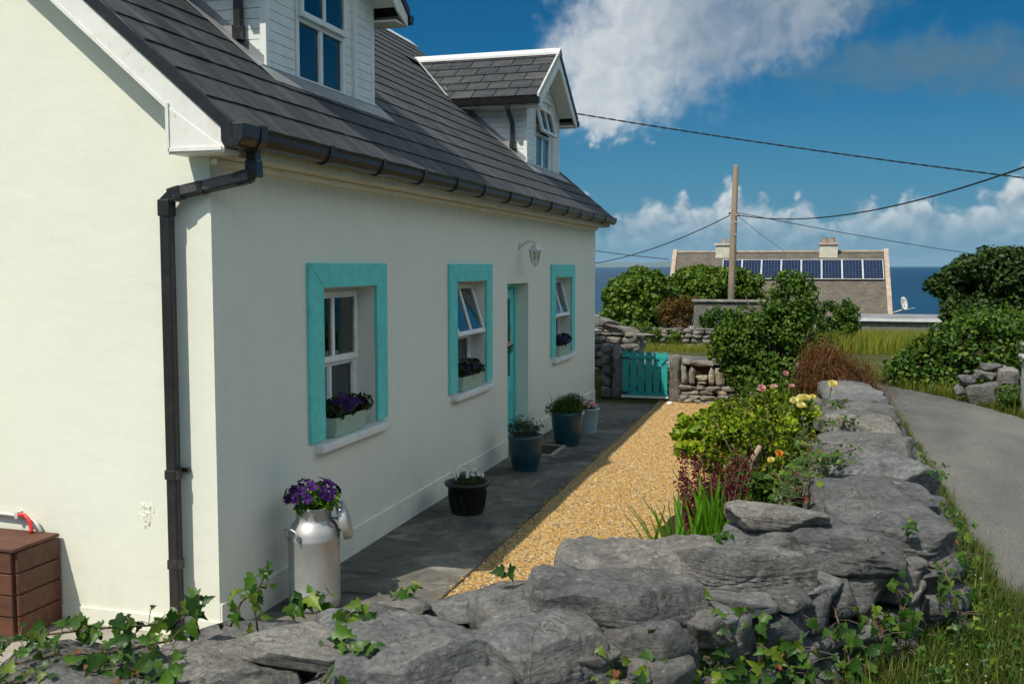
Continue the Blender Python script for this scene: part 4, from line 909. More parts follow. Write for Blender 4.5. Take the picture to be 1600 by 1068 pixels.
# cap stones: x, y, top z, (length, depth, thickness), heading in degrees, detail, tilt
CAPS = []
def build_caps():
    caps = [  # centre x, y | top z | size | heading | tilt
        (1.02, -2.42, .885, (.74, .58, .34), 28, 0.00, .02), (1.40, -2.14, .86, (.66, .66, .34), 24, .02, -.02),
        (1.98, -1.80, .895, (.84, .80, .34), 16, -.05, .01), (2.40, -1.50, .87, (.60, .84, .34), 30, -.06, .02),
        (2.68, -1.06, .94, (.82, .70, .30), 20, -.05, .04), (2.72, -.46, .905, (.92, .66, .30), 24, -.03, .0),
        (3.18, -.52, .955, (.72, .46, .22), 12, -.05, .03), (3.32, -.04, 1.05, (.56, .30, .11), 8, -.03, .06),
        (3.30, -.06, .95, (.52, .36, .20), 12, 0, 0), (3.62, -.04, .975, (.58, .66, .22), 26, -.06, .08),
        (3.93, .50, .935, (.66, .80, .24), 14, .01, .05), (3.86, 1.28, .925, (.80, .84, .22), 6, .02, .02), (3.93, 2.12, .935, (.82, .92, .22), 8, -.01, .01),
        (3.93, 3.05, .94, (.82, .96, .20), 3, .01, -.02), (3.92, 3.92, .955, (.76, .84, .20), 10, .0, .03), (3.95, 4.70, .95, (.74, .80, .20), 2, .02, .0),
        (3.95, 5.42, .97, (.72, .72, .20), 5, .0, .02), (3.96, 6.1, .96, (.72, .72, .2), 5, .02, 0), (3.92, 6.8, .95, (.7, .74, .2), 8, 0, 0), (3.88, 7.5, .95, (.7, .74, .2), 8, 0, .02), (3.84, 8.2, .94, (.7, .74, .2), 2, 0, 0), (3.74, 8.9, .93, (.7, .74, .2), 6, 0, 0), (3.62, 9.55, .90, (.6, .74, .2), 8, 0, 0),
        (0.52, -2.70, .875, (.66, .58, .34), 30, 0, 0), (0.05, -3.05, .84, (.7, .6, .3), 30, 0, 0), (-.45, -3.5, .84, (.8, .6, .3), 30, 0, 0), (2.16, -1.02, .82, (.36, .34, .2), 40, 0, 0), (1.70, -1.42, .80, (.40, .3, .2), 20, 0, 0), (3.06, -.92, .80, (.36, .34, .22), 30, 0, 0), (2.88, -1.38, .74, (.34, .30, .2), 50, 0, 0)]
    for i, (x, y, zt, sz, rz, tx, ty) in enumerate(caps):
        d = 6 if i in (1, 2, 3, 4, 5, 6) else 5 if i < 13 else 4 if i < 18 else 3
        me = stone_mesh(100 + i, d, sz, power=4.6, rough=.13, cuts=6, strata=.15 if i in (6, 7, 8, 9, 10) else .09)
        piece('cap_stone', me, gw, (x, y, zt - sz[2] / 2 + .02), (tx, ty, R(rz)), (.94, .925, 1.08))
    rr = random.Random(12)
    for i in range(34):       # small packing stones between the caps
        k = rr.random() * 6.0 + 1; a = Vector(WALL_LINE[int(k)]); b = Vector(WALL_LINE[int(k) + 1]); p = a.lerp(b, k - int(k)) + Vector((rr.gauss(0, .16), rr.gauss(0, .16)))
        piece('packing_stone', stone_mesh(700 + i, 3, (rr.uniform(.14, .28), rr.uniform(.12, .22), .14), rough=.14), gw, (p.x, p.y, .72 + rr.uniform(-.03, .03)), (rr.uniform(-.2, .2), rr.uniform(-.2, .2), rr.uniform(0, 3)))
    # loose pale slab lying on top
    lo = thing('loose_slab', 'small pale flat slab lying loose on top of the foreground wall', 'stone', (1.68, -2.06, .93))
    piece('slab', stone_mesh(77, 5, (.40, .34, .085), 'stone_l', power=10, cuts=6, rough=.04, strata=.05), lo, (1.67, -2.03, .895), (-.05, .10, R(-4)))
build_caps()
def face_stones(parent, a, b, z0, z1, out, seed, hmin=.10, hmax=.19, wmin=.16, wmax=.42, mat='stone', depth=.3, sub=3, top=None):
    """courses of rubble along a line a-b, standing slightly proud of the core by differing amounts"""
    rr = random.Random(seed); a = Vector(a); b = Vector(b); L = (b - a).length; t = (b - a) / L; nn = Vector(out); ang = math.atan2(t.y, t.x); z = z0; n = 0
    while z < z1 - .03:
        h = min(rr.uniform(hmin, hmax), z1 - z); s = rr.uniform(-.15, 0)
        while s < L:
            w = rr.uniform(wmin, wmax); hh = h * rr.uniform(.85, 1.12); c = a + t * (s + w / 2) + nn * rr.uniform(-.02, .05)
            me = stone_mesh(seed * 1000 + n, sub, (w * 1.03, depth * rr.uniform(.8, 1.1), hh * 1.06), mat, power=5.5, cuts=6, rough=.14, strata=.09)
            piece('stone', me, parent, (c.x, c.y, z + h / 2 + rr.uniform(-.012, .012)), (rr.uniform(-.06, .06), rr.uniform(-.10, .10), ang + rr.uniform(-.12, .12))); n += 1
            s += w
        z += h
    return n
FACE = [(.55, -3.0), (1.55, -2.42), (2.35, -1.86), (2.98, -1.06), (3.42, -.50), (3.88, .04), (4.10, .34)]
for k, (a, b) in enumerate(zip(FACE[:-1], FACE[1:])):
    d = (Vector(b) - Vector(a)).normalized(); face_stones(gw, a, b, .30 if k > 0 else .5, .84, (d.y, -d.x), 3 + 20 * k, sub=4 if k > 1 else 3, hmin=.11, hmax=.2, wmin=.15, wmax=.36)
face_stones(gw, (4.12, .30), (4.20, 2.6), .34, .80, (1, 0), 5, wmin=.2, hmin=.12, hmax=.22)
face_stones(gw, (4.24, 2.6), (4.18, 8.5), .34, .80, (1, 0), 6, sub=2, hmin=.18, hmax=.28, wmin=.35, wmax=.6)
face_stones(gw, (3.62, 8.0), (3.62, .9), .1, .78, (-1, 0), 7, sub=2, hmin=.22, hmax=.3, wmin=.4, wmax=.6)
face_stones(gw, (3.35, .35), (1.2, -1.65), .0, .74, (-.68, .73), 8, sub=2, hmin=.22, hmax=.3, wmin=.4, wmax=.6)

# wall beside the gate, piers
gt_w = thing('gate_wall', 'low sunlit dry-stone wall right of the turquoise gate, with a small niche', 'stone wall', (2.2, 11.95, 0))
part('rubble_core', band([(1.42, 12.0), (3.3, 12.0)], .30, -.1, .62), 'soil', gt_w)
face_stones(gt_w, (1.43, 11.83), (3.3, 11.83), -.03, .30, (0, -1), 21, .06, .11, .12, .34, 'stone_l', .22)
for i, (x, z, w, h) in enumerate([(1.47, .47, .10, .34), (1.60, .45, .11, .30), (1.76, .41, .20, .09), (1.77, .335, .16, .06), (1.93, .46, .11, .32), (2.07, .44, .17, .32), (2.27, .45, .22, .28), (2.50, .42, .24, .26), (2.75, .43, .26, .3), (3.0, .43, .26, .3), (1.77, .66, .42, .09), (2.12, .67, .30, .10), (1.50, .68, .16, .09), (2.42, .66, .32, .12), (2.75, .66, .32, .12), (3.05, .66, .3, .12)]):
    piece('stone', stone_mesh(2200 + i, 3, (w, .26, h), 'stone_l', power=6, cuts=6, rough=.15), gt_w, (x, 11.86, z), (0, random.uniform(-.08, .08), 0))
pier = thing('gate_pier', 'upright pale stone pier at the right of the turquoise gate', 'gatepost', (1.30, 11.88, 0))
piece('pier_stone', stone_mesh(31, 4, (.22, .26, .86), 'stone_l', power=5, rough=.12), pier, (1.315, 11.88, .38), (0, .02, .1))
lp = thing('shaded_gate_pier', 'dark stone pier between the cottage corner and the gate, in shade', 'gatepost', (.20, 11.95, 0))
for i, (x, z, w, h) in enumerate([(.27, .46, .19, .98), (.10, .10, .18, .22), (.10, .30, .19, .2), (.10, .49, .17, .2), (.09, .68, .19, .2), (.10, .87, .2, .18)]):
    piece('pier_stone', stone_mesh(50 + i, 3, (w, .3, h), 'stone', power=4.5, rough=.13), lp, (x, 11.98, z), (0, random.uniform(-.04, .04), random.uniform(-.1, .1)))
# taller wall behind the gate, its top slab pyramid bright in the sun
bw = thing('corner_wall', 'pale stone wall with sloping slab top beside the far cottage corner', 'stone wall', (-.6, 14.15, 0))
part('rubble_core', band([(-2.6, 14.2), (.16, 14.2)], .34, 0, 1.0), 'soil', bw)
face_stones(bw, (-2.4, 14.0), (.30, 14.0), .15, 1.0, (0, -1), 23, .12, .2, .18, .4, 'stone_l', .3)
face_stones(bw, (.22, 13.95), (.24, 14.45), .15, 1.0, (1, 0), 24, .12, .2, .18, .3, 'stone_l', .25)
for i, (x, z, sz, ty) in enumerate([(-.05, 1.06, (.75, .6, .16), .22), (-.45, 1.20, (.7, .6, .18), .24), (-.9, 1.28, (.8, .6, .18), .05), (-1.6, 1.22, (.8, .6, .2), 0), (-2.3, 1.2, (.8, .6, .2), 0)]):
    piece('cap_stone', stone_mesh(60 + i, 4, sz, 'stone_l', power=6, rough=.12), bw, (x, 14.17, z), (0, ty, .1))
# turquoise picket gate
def build_gate():
    g = thing('picket_gate', 'turquoise picket gate with diagonal brace between two stone piers', 'gate', (.38, 11.82, 0))
    W0, W1 = .395, 1.175; n = 6; pw = .104
    for k in range(n):
        c = W0 + pw / 2 + (W1 - W0 - pw) * k / (n - 1); z0, z1 = .075, .845 - .004 * k; pts = [(c - pw / 2, z0), (c + pw / 2, z0), (c + pw / 2, z1 - .03)]
        pts += [(c + pw / 2 * math.cos(a), z1 - .03 + .03 * math.sin(a)) for a in (.5, 1.0, 1.57, 2.14, 2.64)] + [(c - pw / 2, z1 - .03)]
        part('picket', MB().prism([(x, 11.835, z) for x, z in pts], (0, .018, 0)), 'teal_d', g, bevel=.003)
    for z in (.10, .735): part('rail', MB().box((W0 - .005, 11.806, z - .03), (W1 + .005, 11.8335, z + .03)), 'teal_d', g, bevel=.003)
    part('brace', MB().prism([(W0 + .04, 11.809, .132), (W0 + .13, 11.809, .132), (W1 - .01, 11.809, .703), (W1 - .10, 11.809, .703)], (0, .0245, 0)), 'teal_d', g)
    part('bottom_board', MB().box((W0 - .01, 11.8, .03), (W1 + .02, 11.83, .066)), 'trim', g)
    for z in (.12, .72): part('hinge', MB().box((W0 - .05, 11.80, z - .015), (W0 + .12, 11.805, z + .015)), 'black', g)
    part('latch', MB().tube([(W1 - .02, 11.80, .66), (W1 + .05, 11.80, .66)], .009, 6), 'black', g)
build_gate()
o = part('white_pebble', MB().add(*stone_verts(91, 3, (.10, .08, .06), power=2.6, rough=.1)), 'whiteR', None, True); o.location = (1.28, 11.35, .015); tag(o, 'single white stone on the gravel before the gate', 'stone')

# ------------------------------------------------------------------ things by the cottage
def flower_mesh(mat, r=.03, petals=5, cup=.25, seed=0):
    rr = random.Random(seed); v = [(0, 0, 0)]; f = []
    n = petals * 4
    for i in range(n):
        a = 2 * math.pi * i / n; q = r * (.74 + .26 * abs(math.cos(a * petals / 2))) * rr.uniform(.92, 1.08); v.append((q * .5 * math.cos(a), q * .5 * math.sin(a), r * cup * .6))
    for i in range(n):
        a = 2 * math.pi * i / n; q = r * (.74 + .26 * abs(math.cos(a * petals / 2))) * rr.uniform(.92, 1.08); v.append((q * math.cos(a), q * math.sin(a), r * cup * (.8 + .5 * math.sin(i * 2.1))))
    for i in range(n):
        j = (i + 1) % n; f.append((0, 1 + i, 1 + j)); f.append((1 + i, 1 + n + i, 1 + n + j, 1 + j))
    return mesh_of('flower', v, f, mat)
PET = [flower_mesh('purple', .034, 5, .3, s) for s in range(3)]; WHT = [flower_mesh('white', .02, 5, .15, s) for s in range(2)]; PNK = [flower_mesh('pinkp', .022, 5, .2, s) for s in range(2)]
def put_flowers(parent, meshes, pts, sc=(.8, 1.2), name='flower'):
    for i, (p, d) in enumerate(pts):
        q = Vector(d).to_track_quat('Z', 'Y').to_euler(); s = random.uniform(*sc); piece(name, meshes[i % len(meshes)], parent, p, q, (s, s, s))
def mound_pts(c, r, n, front=(1, -.6, .5)):
    out = []
    for _ in range(n):
        d = Vector(unit(1)[0]); d.z = abs(d.z) * .9 + .05; d = (d + Vector(front) * .45).normalized(); out.append((Vector(c) + Vector((d.x * r[0], d.y * r[1], d.z * r[2])), d))
    return out
# window boxes
for k, (y0, y1, lab, nf_) in enumerate([(1.50, 2.10, 'sage green window box of purple petunias on the nearest window sill', 12), (4.46, 5.14, 'sage green window box of dark petunias on the sill left of the door', 12), (8.70, 9.40, 'sage green window box of dark petunias on the sill right of the door', 10)]):
    y0 += .05 * (k == 0); t = thing('window_box', lab, 'planter', (-.05, (y0 + y1) / 2, WZ[0] + .005), 'sage window boxes on the sills')
    z0 = WZ[0] + .008; h = .155; X0, X1 = -.125, .045; mb = MB(); e = .028; w = .012
    O = [(X0 + e, y0 + e), (X1 - e, y0 + e), (X1 - e, y1 - e), (X0 + e, y1 - e)]; T = [(X0, y0), (X1, y0), (X1, y1), (X0, y1)]; I = [(X0 + w, y0 + w), (X1 - w, y0 + w), (X1 - w, y1 - w), (X0 + w, y1 - w)]
    v = [(x, y, z0) for x, y in O] + [(x, y, z0 + h) for x, y in T] + [(x, y, z0 + h) for x, y in I] + [(x, y, z0 + h - .03) for x, y in I]
    mb.add(v, [(3, 2, 1, 0)] + [(a + i, a + (i + 1) % 4, a + 4 + (i + 1) % 4, a + 4 + i) for a in (0, 4, 8) for i in range(4)]); part('trough', mb, 'sage', t, bevel=.004)
    part('soil', MB().quad((X0 + w, y0 + w, z0 + h - .02), (X1 - w, y0 + w, z0 + h - .02), (X1 - w, y1 - w, z0 + h - .02), (X0 + w, y1 - w, z0 + h - .02)), 'soil', t)
    cl = [((-.03 + random.uniform(-.03, .05), y0 + (y1 - y0) * (i + .5) / 6 + .02, z0 + h + .045 + random.uniform(-.01, .03)), (.085, .085, .075)) for i in range(6)]
    foliage(t, 'foliage', cl, 17000, .045, .026, 'treed')
    put_flowers(t, PET, mound_pts((-.02, (y0 + y1) / 2, z0 + h + .02), (.12, (y1 - y0) / 2 + .02, .14), nf_ + 6))
def lathe_pot(t, c, prof, mat, soil_r, soil_z, name='pot'):
    part(name, MB().lathe(prof, c, 36), mat, t, True); part('soil', MB().lathe([(soil_r, soil_z - .01), (soil_r, soil_z)], c, 24), 'soil', t)
# black pot with white flowers
t = thing('potted_plant', 'black plastic pot of small white flowers on the concrete path', 'potted plant', (.44, 3.42, 0)); c = (.44, 3.42, .002)
lathe_pot(t, c, [(.145, 0), (.15, .01), (.185, .255), (.205, .26), (.212, .275), (.212, .295), (.195, .30), (.185, .285), (.178, .24)], 'pot_black', .182, .262)
for k in range(14):   # diamond relief on the side
    a = 2 * math.pi * k / 14; rr = lambda z: .15 + .035 * z / .255 + .003
    for s in (1, -1): part('relief_rib', MB().tube([(c[0] + rr(z) * math.cos(a + s * (z - .05) * 1.5), c[1] + rr(z) * math.sin(a + s * (z - .05) * 1.5), z) for z in (.05, .10, .15, .2)], .005, 4), 'pot_black', t)
foliage(t, 'foliage', make_clumps((c[0], c[1], .30), (.13, .13, .07), 12, .06), 14000, .035, .014, 'lav')
put_flowers(t, WHT, mound_pts((c[0], c[1], .32), (.17, .17, .12), 36, (0, 0, .4)), (.6, 1.1))
# two teal glazed pots and a pale blue bucket
for (x, y, r, h, lab, kind) in ((.42, 5.50, .195, .40, 'squat teal glazed pot of lavender beside the door, nearer the camera', 0), (.52, 7.13, .205, .44, 'tall teal glazed pot of bushy herbs past the door', 1)):
    t = thing('potted_plant', lab, 'potted plant', (x, y, 0)); c = (x, y, .002)
    prof = [(r * .70, 0), (r * .74, .012), (r * .90, h * .4), (r * .985, h * .78), (r, h * .93), (r * 1.0, h), (r * .94, h), (r * .92, h * .88)]
    pr2 = []
    for i in range(len(prof) - 4): 
        for q in range(6): a = q / 6; pr2.append((prof[i][0] * (1 - a) + prof[i + 1][0] * a + .004 * ((i * 6 + q) % 2), prof[i][1] * (1 - a) + prof[i + 1][1] * a))
    lathe_pot(t, c, pr2 + prof[-4:], 'pot_teal', r * .93, h - .03)
    if kind == 0:
        foliage(t, 'foliage', make_clumps((x, y, h + .06), (.16, .17, .10), 16, .07), 13000, .045, .008, 'lav')
        P = np.array([[x + random.gauss(0, .08), y + random.gauss(0, .08), h + .05] for _ in range(70)]); blades(P, .16, .005, .55, 'lav', 'stems', 2, t)
        pm = flower_mesh('purple', .012, 5, .5, 4)
        put_flowers(t, [pm], mound_pts((x, y, h + .06), (.20, .20, .17), 45, (0, 0, .4)), (.7, 1.3))
    else:
        P = np.array([[x + .02 + random.gauss(0, .08), y + random.gauss(0, .08), h - .02] for _ in range(900)]); blades(P, .20, .008, .5, 'shrub', 'upright_leaves', 3, t)
        foliage(t, 'foliage', make_clumps((x + .02, y, h + .08), (.16, .17, .14), 20, .07), 9000, .05, .009, 'lav')
        foliage(t, 'trailing_foliage', make_clumps((x - .17, y - .06, h + .03), (.11, .12, .08), 10, .05), 13000, .04, .012, 'treel')
        put_flowers(t, WHT, mound_pts((x + .20, y - .02, h - .02), (.03, .05, .06), 7, (1, -.5, 0)))
t = thing('potted_plant', 'pale blue bucket of pink flowers furthest along the path', 'potted plant', (.57, 8.12, 0)); c = (.57, 8.12, .002)
lathe_pot(t, c, [(.125, 0), (.13, .01), (.165, .33), (.178, .335), (.178, .352), (.164, .352), (.16, .31)], 'pot_blue', .16, .325)
foliage(t, 'foliage', make_clumps((c[0], c[1], .37), (.14, .14, .06), 12, .05), 13000, .04, .02, 'treed'); put_flowers(t, PNK, mound_pts((c[0], c[1], .37), (.16, .16, .09), 24, (0, -.3, .6)))
t = thing('door_mat', 'black rubber mat in a pale wooden edge outside the turquoise door', 'mat', (.27, 6.62, 0))
part('mat', MB().box((.07, 6.30, .006), (.50, 6.95, .016)), 'mat', t); 
mb = MB(); mb.box((.04, 6.27, .006), (.54, 6.298, .03)); mb.box((.04, 6.952, .006), (.54, 6.98, .03)); mb.box((.502, 6.30, .006), (.54, 6.95, .03)); part('edging', mb, 'wframe', t)
# milk churn planted with petunias
t = thing('milk_churn', 'old aluminium milk churn planted with purple petunias at the cottage corner', 'milk churn', (.285, .70, 0)); c = (.285, .70, .002); cr = .172
part('body', MB().lathe([(cr * .96, 0), (cr, .02), (cr, .05), (cr * 1.012, .055), (cr * 1.012, .07), (cr, .075), (cr, .465), (cr * 1.01, .47), (cr * 1.01, .48), (cr * .998, .487), (cr * .985, .51), (cr * .93, .54), (cr * .84, .568), (cr * .75, .588), (cr * .705, .60), (cr * .69, .615), (cr * .69, .662), (cr * .72, .670), (cr * .735, .68), (cr * .72, .69), (cr * .67, .688), (cr * .645, .655)], c, 48), 'alu', t, True)
part('soil', MB().lathe([(cr * .66, .655), (cr * .66, .668)], c, 24), 'soil', t)
for a0 in (R(-112), R(68)):
    d = Vector((math.cos(a0), math.sin(a0), 0)); s = Vector((-d.y, d.x, 0)); b = Vector(c) + d * (cr * .97); p = [b + s * .055 + Vector((0, 0, .48)), b + d * .03 + s * .06 + Vector((0, 0, .505)), b + d * .035 + s * .06 + Vector((0, 0, .555)), b + d * .03 + Vector((0, 0, .565)), b + d * .035 - s * .06 + Vector((0, 0, .555)), b + d * .03 - s * .06 + Vector((0, 0, .505)), b - s * .055 + Vector((0, 0, .48))]
    part('handle', MB().tube(p, .0085, 8), 'alu', t, True)
lidm = MB().lathe([(.001, -.012), (.10, -.012), (.128, -.02), (.132, -.01), (.132, .03), (.12, .04), (.06, .05), (.001, .052)], (0, 0, 0), 32, False)
dirv = Vector((.86, .42, .25)).normalized(); Mq = dirv.to_track_quat('Z', 'Y').to_matrix().to_4x4(); Mq.translation = Vector(c) + Vector((.165, .10, .575)); lidm.v = [tuple(Mq @ Vector(p)) for p in lidm.v]
part('lid', lidm, 'alu', t, True, label='churn lid hanging at the side')
foliage(t, 'foliage', make_clumps((c[0], c[1], .74), (.15, .15, .08), 18, .06), 11000, .042, .022, 'sword')
put_flowers(t, PET, mound_pts((c[0], c[1], .73), (.19, .19, .14), 30, (0, -.2, .3)), (.85, 1.25))
# wall lantern
def build_lantern():
    y = 6.70; z = 2.56; t = thing('wall_lantern', 'white coach lantern on a bracket above the door', 'lamp', (0, y, z))
    wp = MB().lathe([(.0, 0), (.045, 0), (.05, .008), (.03, .02), (.0, .022)], (0, 0, 0), 20, False); wp.v = [(p[2] + .001, y + p[1], z - p[0]) for p in wp.v]
    part('wall_plate', wp, 'lampw', t, True)
    c = (.205, y, z - .02)
    part('arm', MB().tube([(.01, y, z - .02), (.06, y, z + .02), (.12, y, z + .055), (.18, y, z + .05), (.205, y, z + .015)], [.013, .013, .012, .012, .012], 10), 'lampw', t, True)
    part('cap', MB().lathe([(.008, .06), (.016, .05), (.02, .03), (.045, .02), (.085, -.03), (.088, -.042), (.08, -.045), (.002, -.046)], c, 6, False), 'lampw', t)
    cg = MB(); top = .074; bot = .045
    for k in range(6):
        a = 2 * math.pi * k / 6; cg.tube([(c[0] + top * math.cos(a), c[1] + top * math.sin(a), c[2] - .046), (c[0] + bot * math.cos(a), c[1] + bot * math.sin(a), c[2] - .19)], .006, 5)
    part('cage', cg, 'lampw', t); part('glass', MB().lathe([(.068, -.047), (.042, -.188)], c, 6, False), 'lampg', t)
    part('base', MB().lathe([(.05, -.188), (.055, -.198), (.03, -.215), (.012, -.225), (.012, -.24), (.004, -.25)], c, 6), 'lampw', t)
    part('bulb', MB().lathe([(.002, -.06), (.014, -.065), (.014, -.09), (.026, -.12), (.024, -.14), (.002, -.155)], c, 12, False), 'lampw', t, True)
build_lantern()
# little bunch of flowers hanging on the door
t = thing('door_posy', 'bunch of pink flowers and grasses hanging on the turquoise door', 'flowers', (-.15, 6.55, 1.25))
foliage(t, 'foliage', make_clumps((-.12, 6.55, 1.27), (.05, .09, .12), 10, .045), 13000, .05, .014, 'lav'); put_flowers(t, PNK, mound_pts((-.12, 6.55, 1.33), (.06, .09, .08), 12, (1, -.6, 0)), (1, 1.5))
P = np.array([[-.11 + random.gauss(0, .01), 6.56 + random.gauss(0, .03), 1.34] for _ in range(30)]); blades(P, .22, .006, .4, 'hay', 'grasses', 3, t)
# stained plank box against the gable
def build_box():
    x1 = -1.165; yF, yB = -.41, -.018; h = .575; t = thing('plank_box', 'brown stained plank box standing against the sunlit gable', 'wooden box', (-1.7, -.2, 0)); x0 = -2.1; n = 4; p = .022
    for k in range(n):
        a = .012 + (h - .03) * k / n; b = .012 + (h - .03) * (k + 1) / n - .008
        part('plank', MB().box((x1 - p, yF + .028, a), (x1, yB, b)), 'box', t, bevel=.005); part('plank', MB().box((x0, yF, a), (x1 - .028, yF + p, b)), 'box', t, bevel=.005)
        part('plank', MB().box((x0, yF + .028, a), (x0 + p, yB, b)), 'box', t, bevel=.005)
    for x in (x1 - p - .045, x0 + p + .002):
        part('corner_post', MB().box((x, yF + p + .003, .004), (x + .04, yF + .07, h - .02)), 'box', t)
    for k in range(3):
        a = yF - .01 + (yB - yF + .01) * k / 3; b = yF - .01 + (yB - yF + .01) * (k + 1) / 3 - .007
        part('lid_board', MB().box((x0 - .01, a, h - .018), (x1 + .004, b, h + .004)), 'box', t, bevel=.004)
build_box()
t = thing('wall_conduit', 'white plastic conduit clipped along the gable above the plank box', 'pipe', (-1.6, -.02, .7))
part('conduit', MB().tube([(-2.6, -.03, .70), (-1.55, -.03, .675), (-1.42, -.03, .67), (-1.34, -.035, .645), (-1.28, -.05, .58)], .013, 8), 'conduit', t, True)
for x in (-2.2, -1.48): part('clip', MB().box((x - .012, -.048, .655 + (-.0)), (x + .012, -.002, .70)), 'conduit', t)
o = part('red_hose', MB().tube([(-1.45, -.055, .685), (-1.40, -.06, .69), (-1.36, -.065, .66), (-1.335, -.075, .60), (-1.33, -.08, .58)], .012, 8), 'red', None, True); tag(o, 'short bright red hose dropping into the plank box', 'hose')

# ------------------------------------------------------------------ ivy on the foreground wall
def ivy_leaf(seed, mat='ivy'):
    rr = random.Random(seed)
    half = [(.0, -.05), (.20, -.16), (.40, -.05), (.50, .10), (.30, .20), (.34, .45), (.22, .50), (.12, .72), (.0, 1.0)]
    half = [(x * rr.uniform(.85, 1.15), y * rr.uniform(.93, 1.07)) for x, y in half]; half[0] = (0, half[0][1]); half[-1] = (0, half[-1][1])
    mid = [(0, half[0][1]), (0, .12), (0, .3), (0, .5), (0, half[-1][1])]
    def zz(x, y): return abs(x) * .30 - .22 * y * y + .03 * math.sin(9 * x + 5 * y + seed)
    v = []; f = []; mi = [0, 1, 1, 1, 2, 2, 3, 3, 4]
    for x, y in mid: v.append((x, y, zz(x, y)))
    for s in (1, -1):
        b = len(v)
        for x, y in half[1:-1]: v.append((s * x, y, zz(x, y)))
        idx = [0] + [b + i for i in range(len(half) - 2)] + [4]
        for i in range(len(idx) - 1):
            m0, m1 = mi[i], mi[i + 1]
            tri = [idx[i], idx[i + 1]] + ([m1] if m1 not in (idx[i], idx[i + 1]) else []) + ([m0] if m0 != m1 and m0 not in (idx[i], idx[i + 1]) else [])
            if len(tri) >= 3: f.append(tuple(tri if s == 1 else tri[::-1]))
    me = mesh_of('ivy_leaf', v, f, mat, True); return me
IVY = [ivy_leaf(s) for s in range(6)]; DEAD = [ivy_leaf(9, 'dead'), ivy_leaf(12, 'dead')]
CAMV = Vector((3.45, -5.27, 2.3))
def ivy_plant(label, runs, n, size, seed, spread=.07, lift=.02, facing=(.3, -.7, .6), yellow=.0):
    """runs: polylines of stem points over the wall; leaves sit along them on short stalks"""
    rr = random.Random(seed); t = thing('ivy', label, 'ivy', runs[0][0], 'ivy trailing over the garden wall')
    st = MB(); stalk = MB()
    for r_ in runs: st.tube([Vector(p) for p in r_], .0045, 5)
    for k in range(n):
        r_ = runs[rr.randrange(len(runs))]; i = rr.randrange(len(r_) - 1); q = rr.random(); p = Vector(r_[i]).lerp(Vector(r_[i + 1]), q)
        d = Vector(facing) + Vector((rr.gauss(0, .45), rr.gauss(0, .45), rr.gauss(0, .4))); d.normalize()
        tip = Vector((rr.gauss(0, .6), rr.gauss(0, .6), rr.gauss(-.35, .5))); tip = (tip - d * tip.dot(d)).normalized(); sx = tip.cross(d)
        pos_ = p + Vector((rr.gauss(0, spread), rr.gauss(0, spread), rr.gauss(0, spread * .6))) + d * lift * rr.uniform(.4, 1.6)
        Mx = Matrix((sx, tip, d)).transposed().to_4x4(); s = size * rr.choice((.45, .6, .75, .9, 1.05, 1.3)) * rr.uniform(.9, 1.1)
        o = piece('leaf', IVY[rr.randrange(6)] if rr.random() > .03 else DEAD[rr.randrange(2)], t, pos_, Mx.to_euler(), (s, s, s)); stalk.tube([p, (p + pos_) / 2 + Vector((0, 0, .008)), pos_], .0018, 4, False)
    part('stem', st, 'bark', t, True); part('leaf_stalks', stalk, 'bark', t)
    return t
ivy_plant('ivy mat trailing over the low stone in the bottom left corner', [[(.62, -2.46, .93), (.8, -2.36, .96), (.98, -2.26, .97), (1.14, -2.12, .95)], [(.72, -2.6, .90), (.92, -2.44, .93), (1.1, -2.36, .93), (1.24, -2.2, .93)], [(.82, -2.66, .88), (1.02, -2.52, .9), (1.2, -2.42, .91), (1.38, -2.42, .88)], [(.6, -2.7, .86), (.75, -2.62, .9)], [(1.25, -2.52, .86), (1.42, -2.46, .86)]], 270, .050, 1, .04, .008)
ivy_plant('ivy shoots rising between the gable corner and the foreground wall', [[(1.34, -1.78, .82), (1.32, -1.78, .95), (1.37, -1.79, 1.04), (1.40, -1.80, 1.12)], [(1.12, -1.86, .82), (1.10, -1.87, .92), (1.14, -1.87, .98)], [(1.2, -1.76, .82), (1.24, -1.74, .92), (1.30, -1.7, .98)], [(1.40, -1.62, .84), (1.47, -1.6, .90), (1.54, -1.58, .92)], [(1.05, -1.98, .86), (1.12, -1.92, .93)]], 62, .06, 2, .024, .02)
ivy_plant('ivy sprig squeezed between the loose pale slab and the big cap stone', [[(1.80, -2.16, .84), (1.84, -2.05, .92), (1.82, -1.95, .95)], [(1.84, -2.2, .84), (1.90, -2.1, .91), (1.95, -2.05, .92)], [(1.68, -1.78, .9), (1.75, -1.74, .93), (1.8, -1.72, .93)]], 36, .062, 3, .026, .02)
ivy_plant('tiny ivy sprig over the back edge of the big foreground cap stone', [[(1.76, -1.38, .86), (1.83, -1.34, .92), (1.88, -1.33, .91)]], 9, .055, 4, .015, .01)
ivy_plant('small ivy sprig at the gravel edge behind the middle cap stones', [[(2.15, -1.05, .9), (2.2, -1.0, .93)]], 6, .05, 14, .015, .01)
ivy_plant('bright ivy hanging below the middle cap stones', [[(2.72, -1.50, .82), (2.76, -1.56, .68), (2.78, -1.62, .52)], [(2.86, -1.32, .80), (2.92, -1.38, .66), (2.94, -1.44, .50)], [(2.64, -1.62, .72), (2.68, -1.68, .58)], [(2.98, -1.2, .7), (3.02, -1.26, .55)]], 130, .052, 5, .045, .03, (.35, -.85, .45))
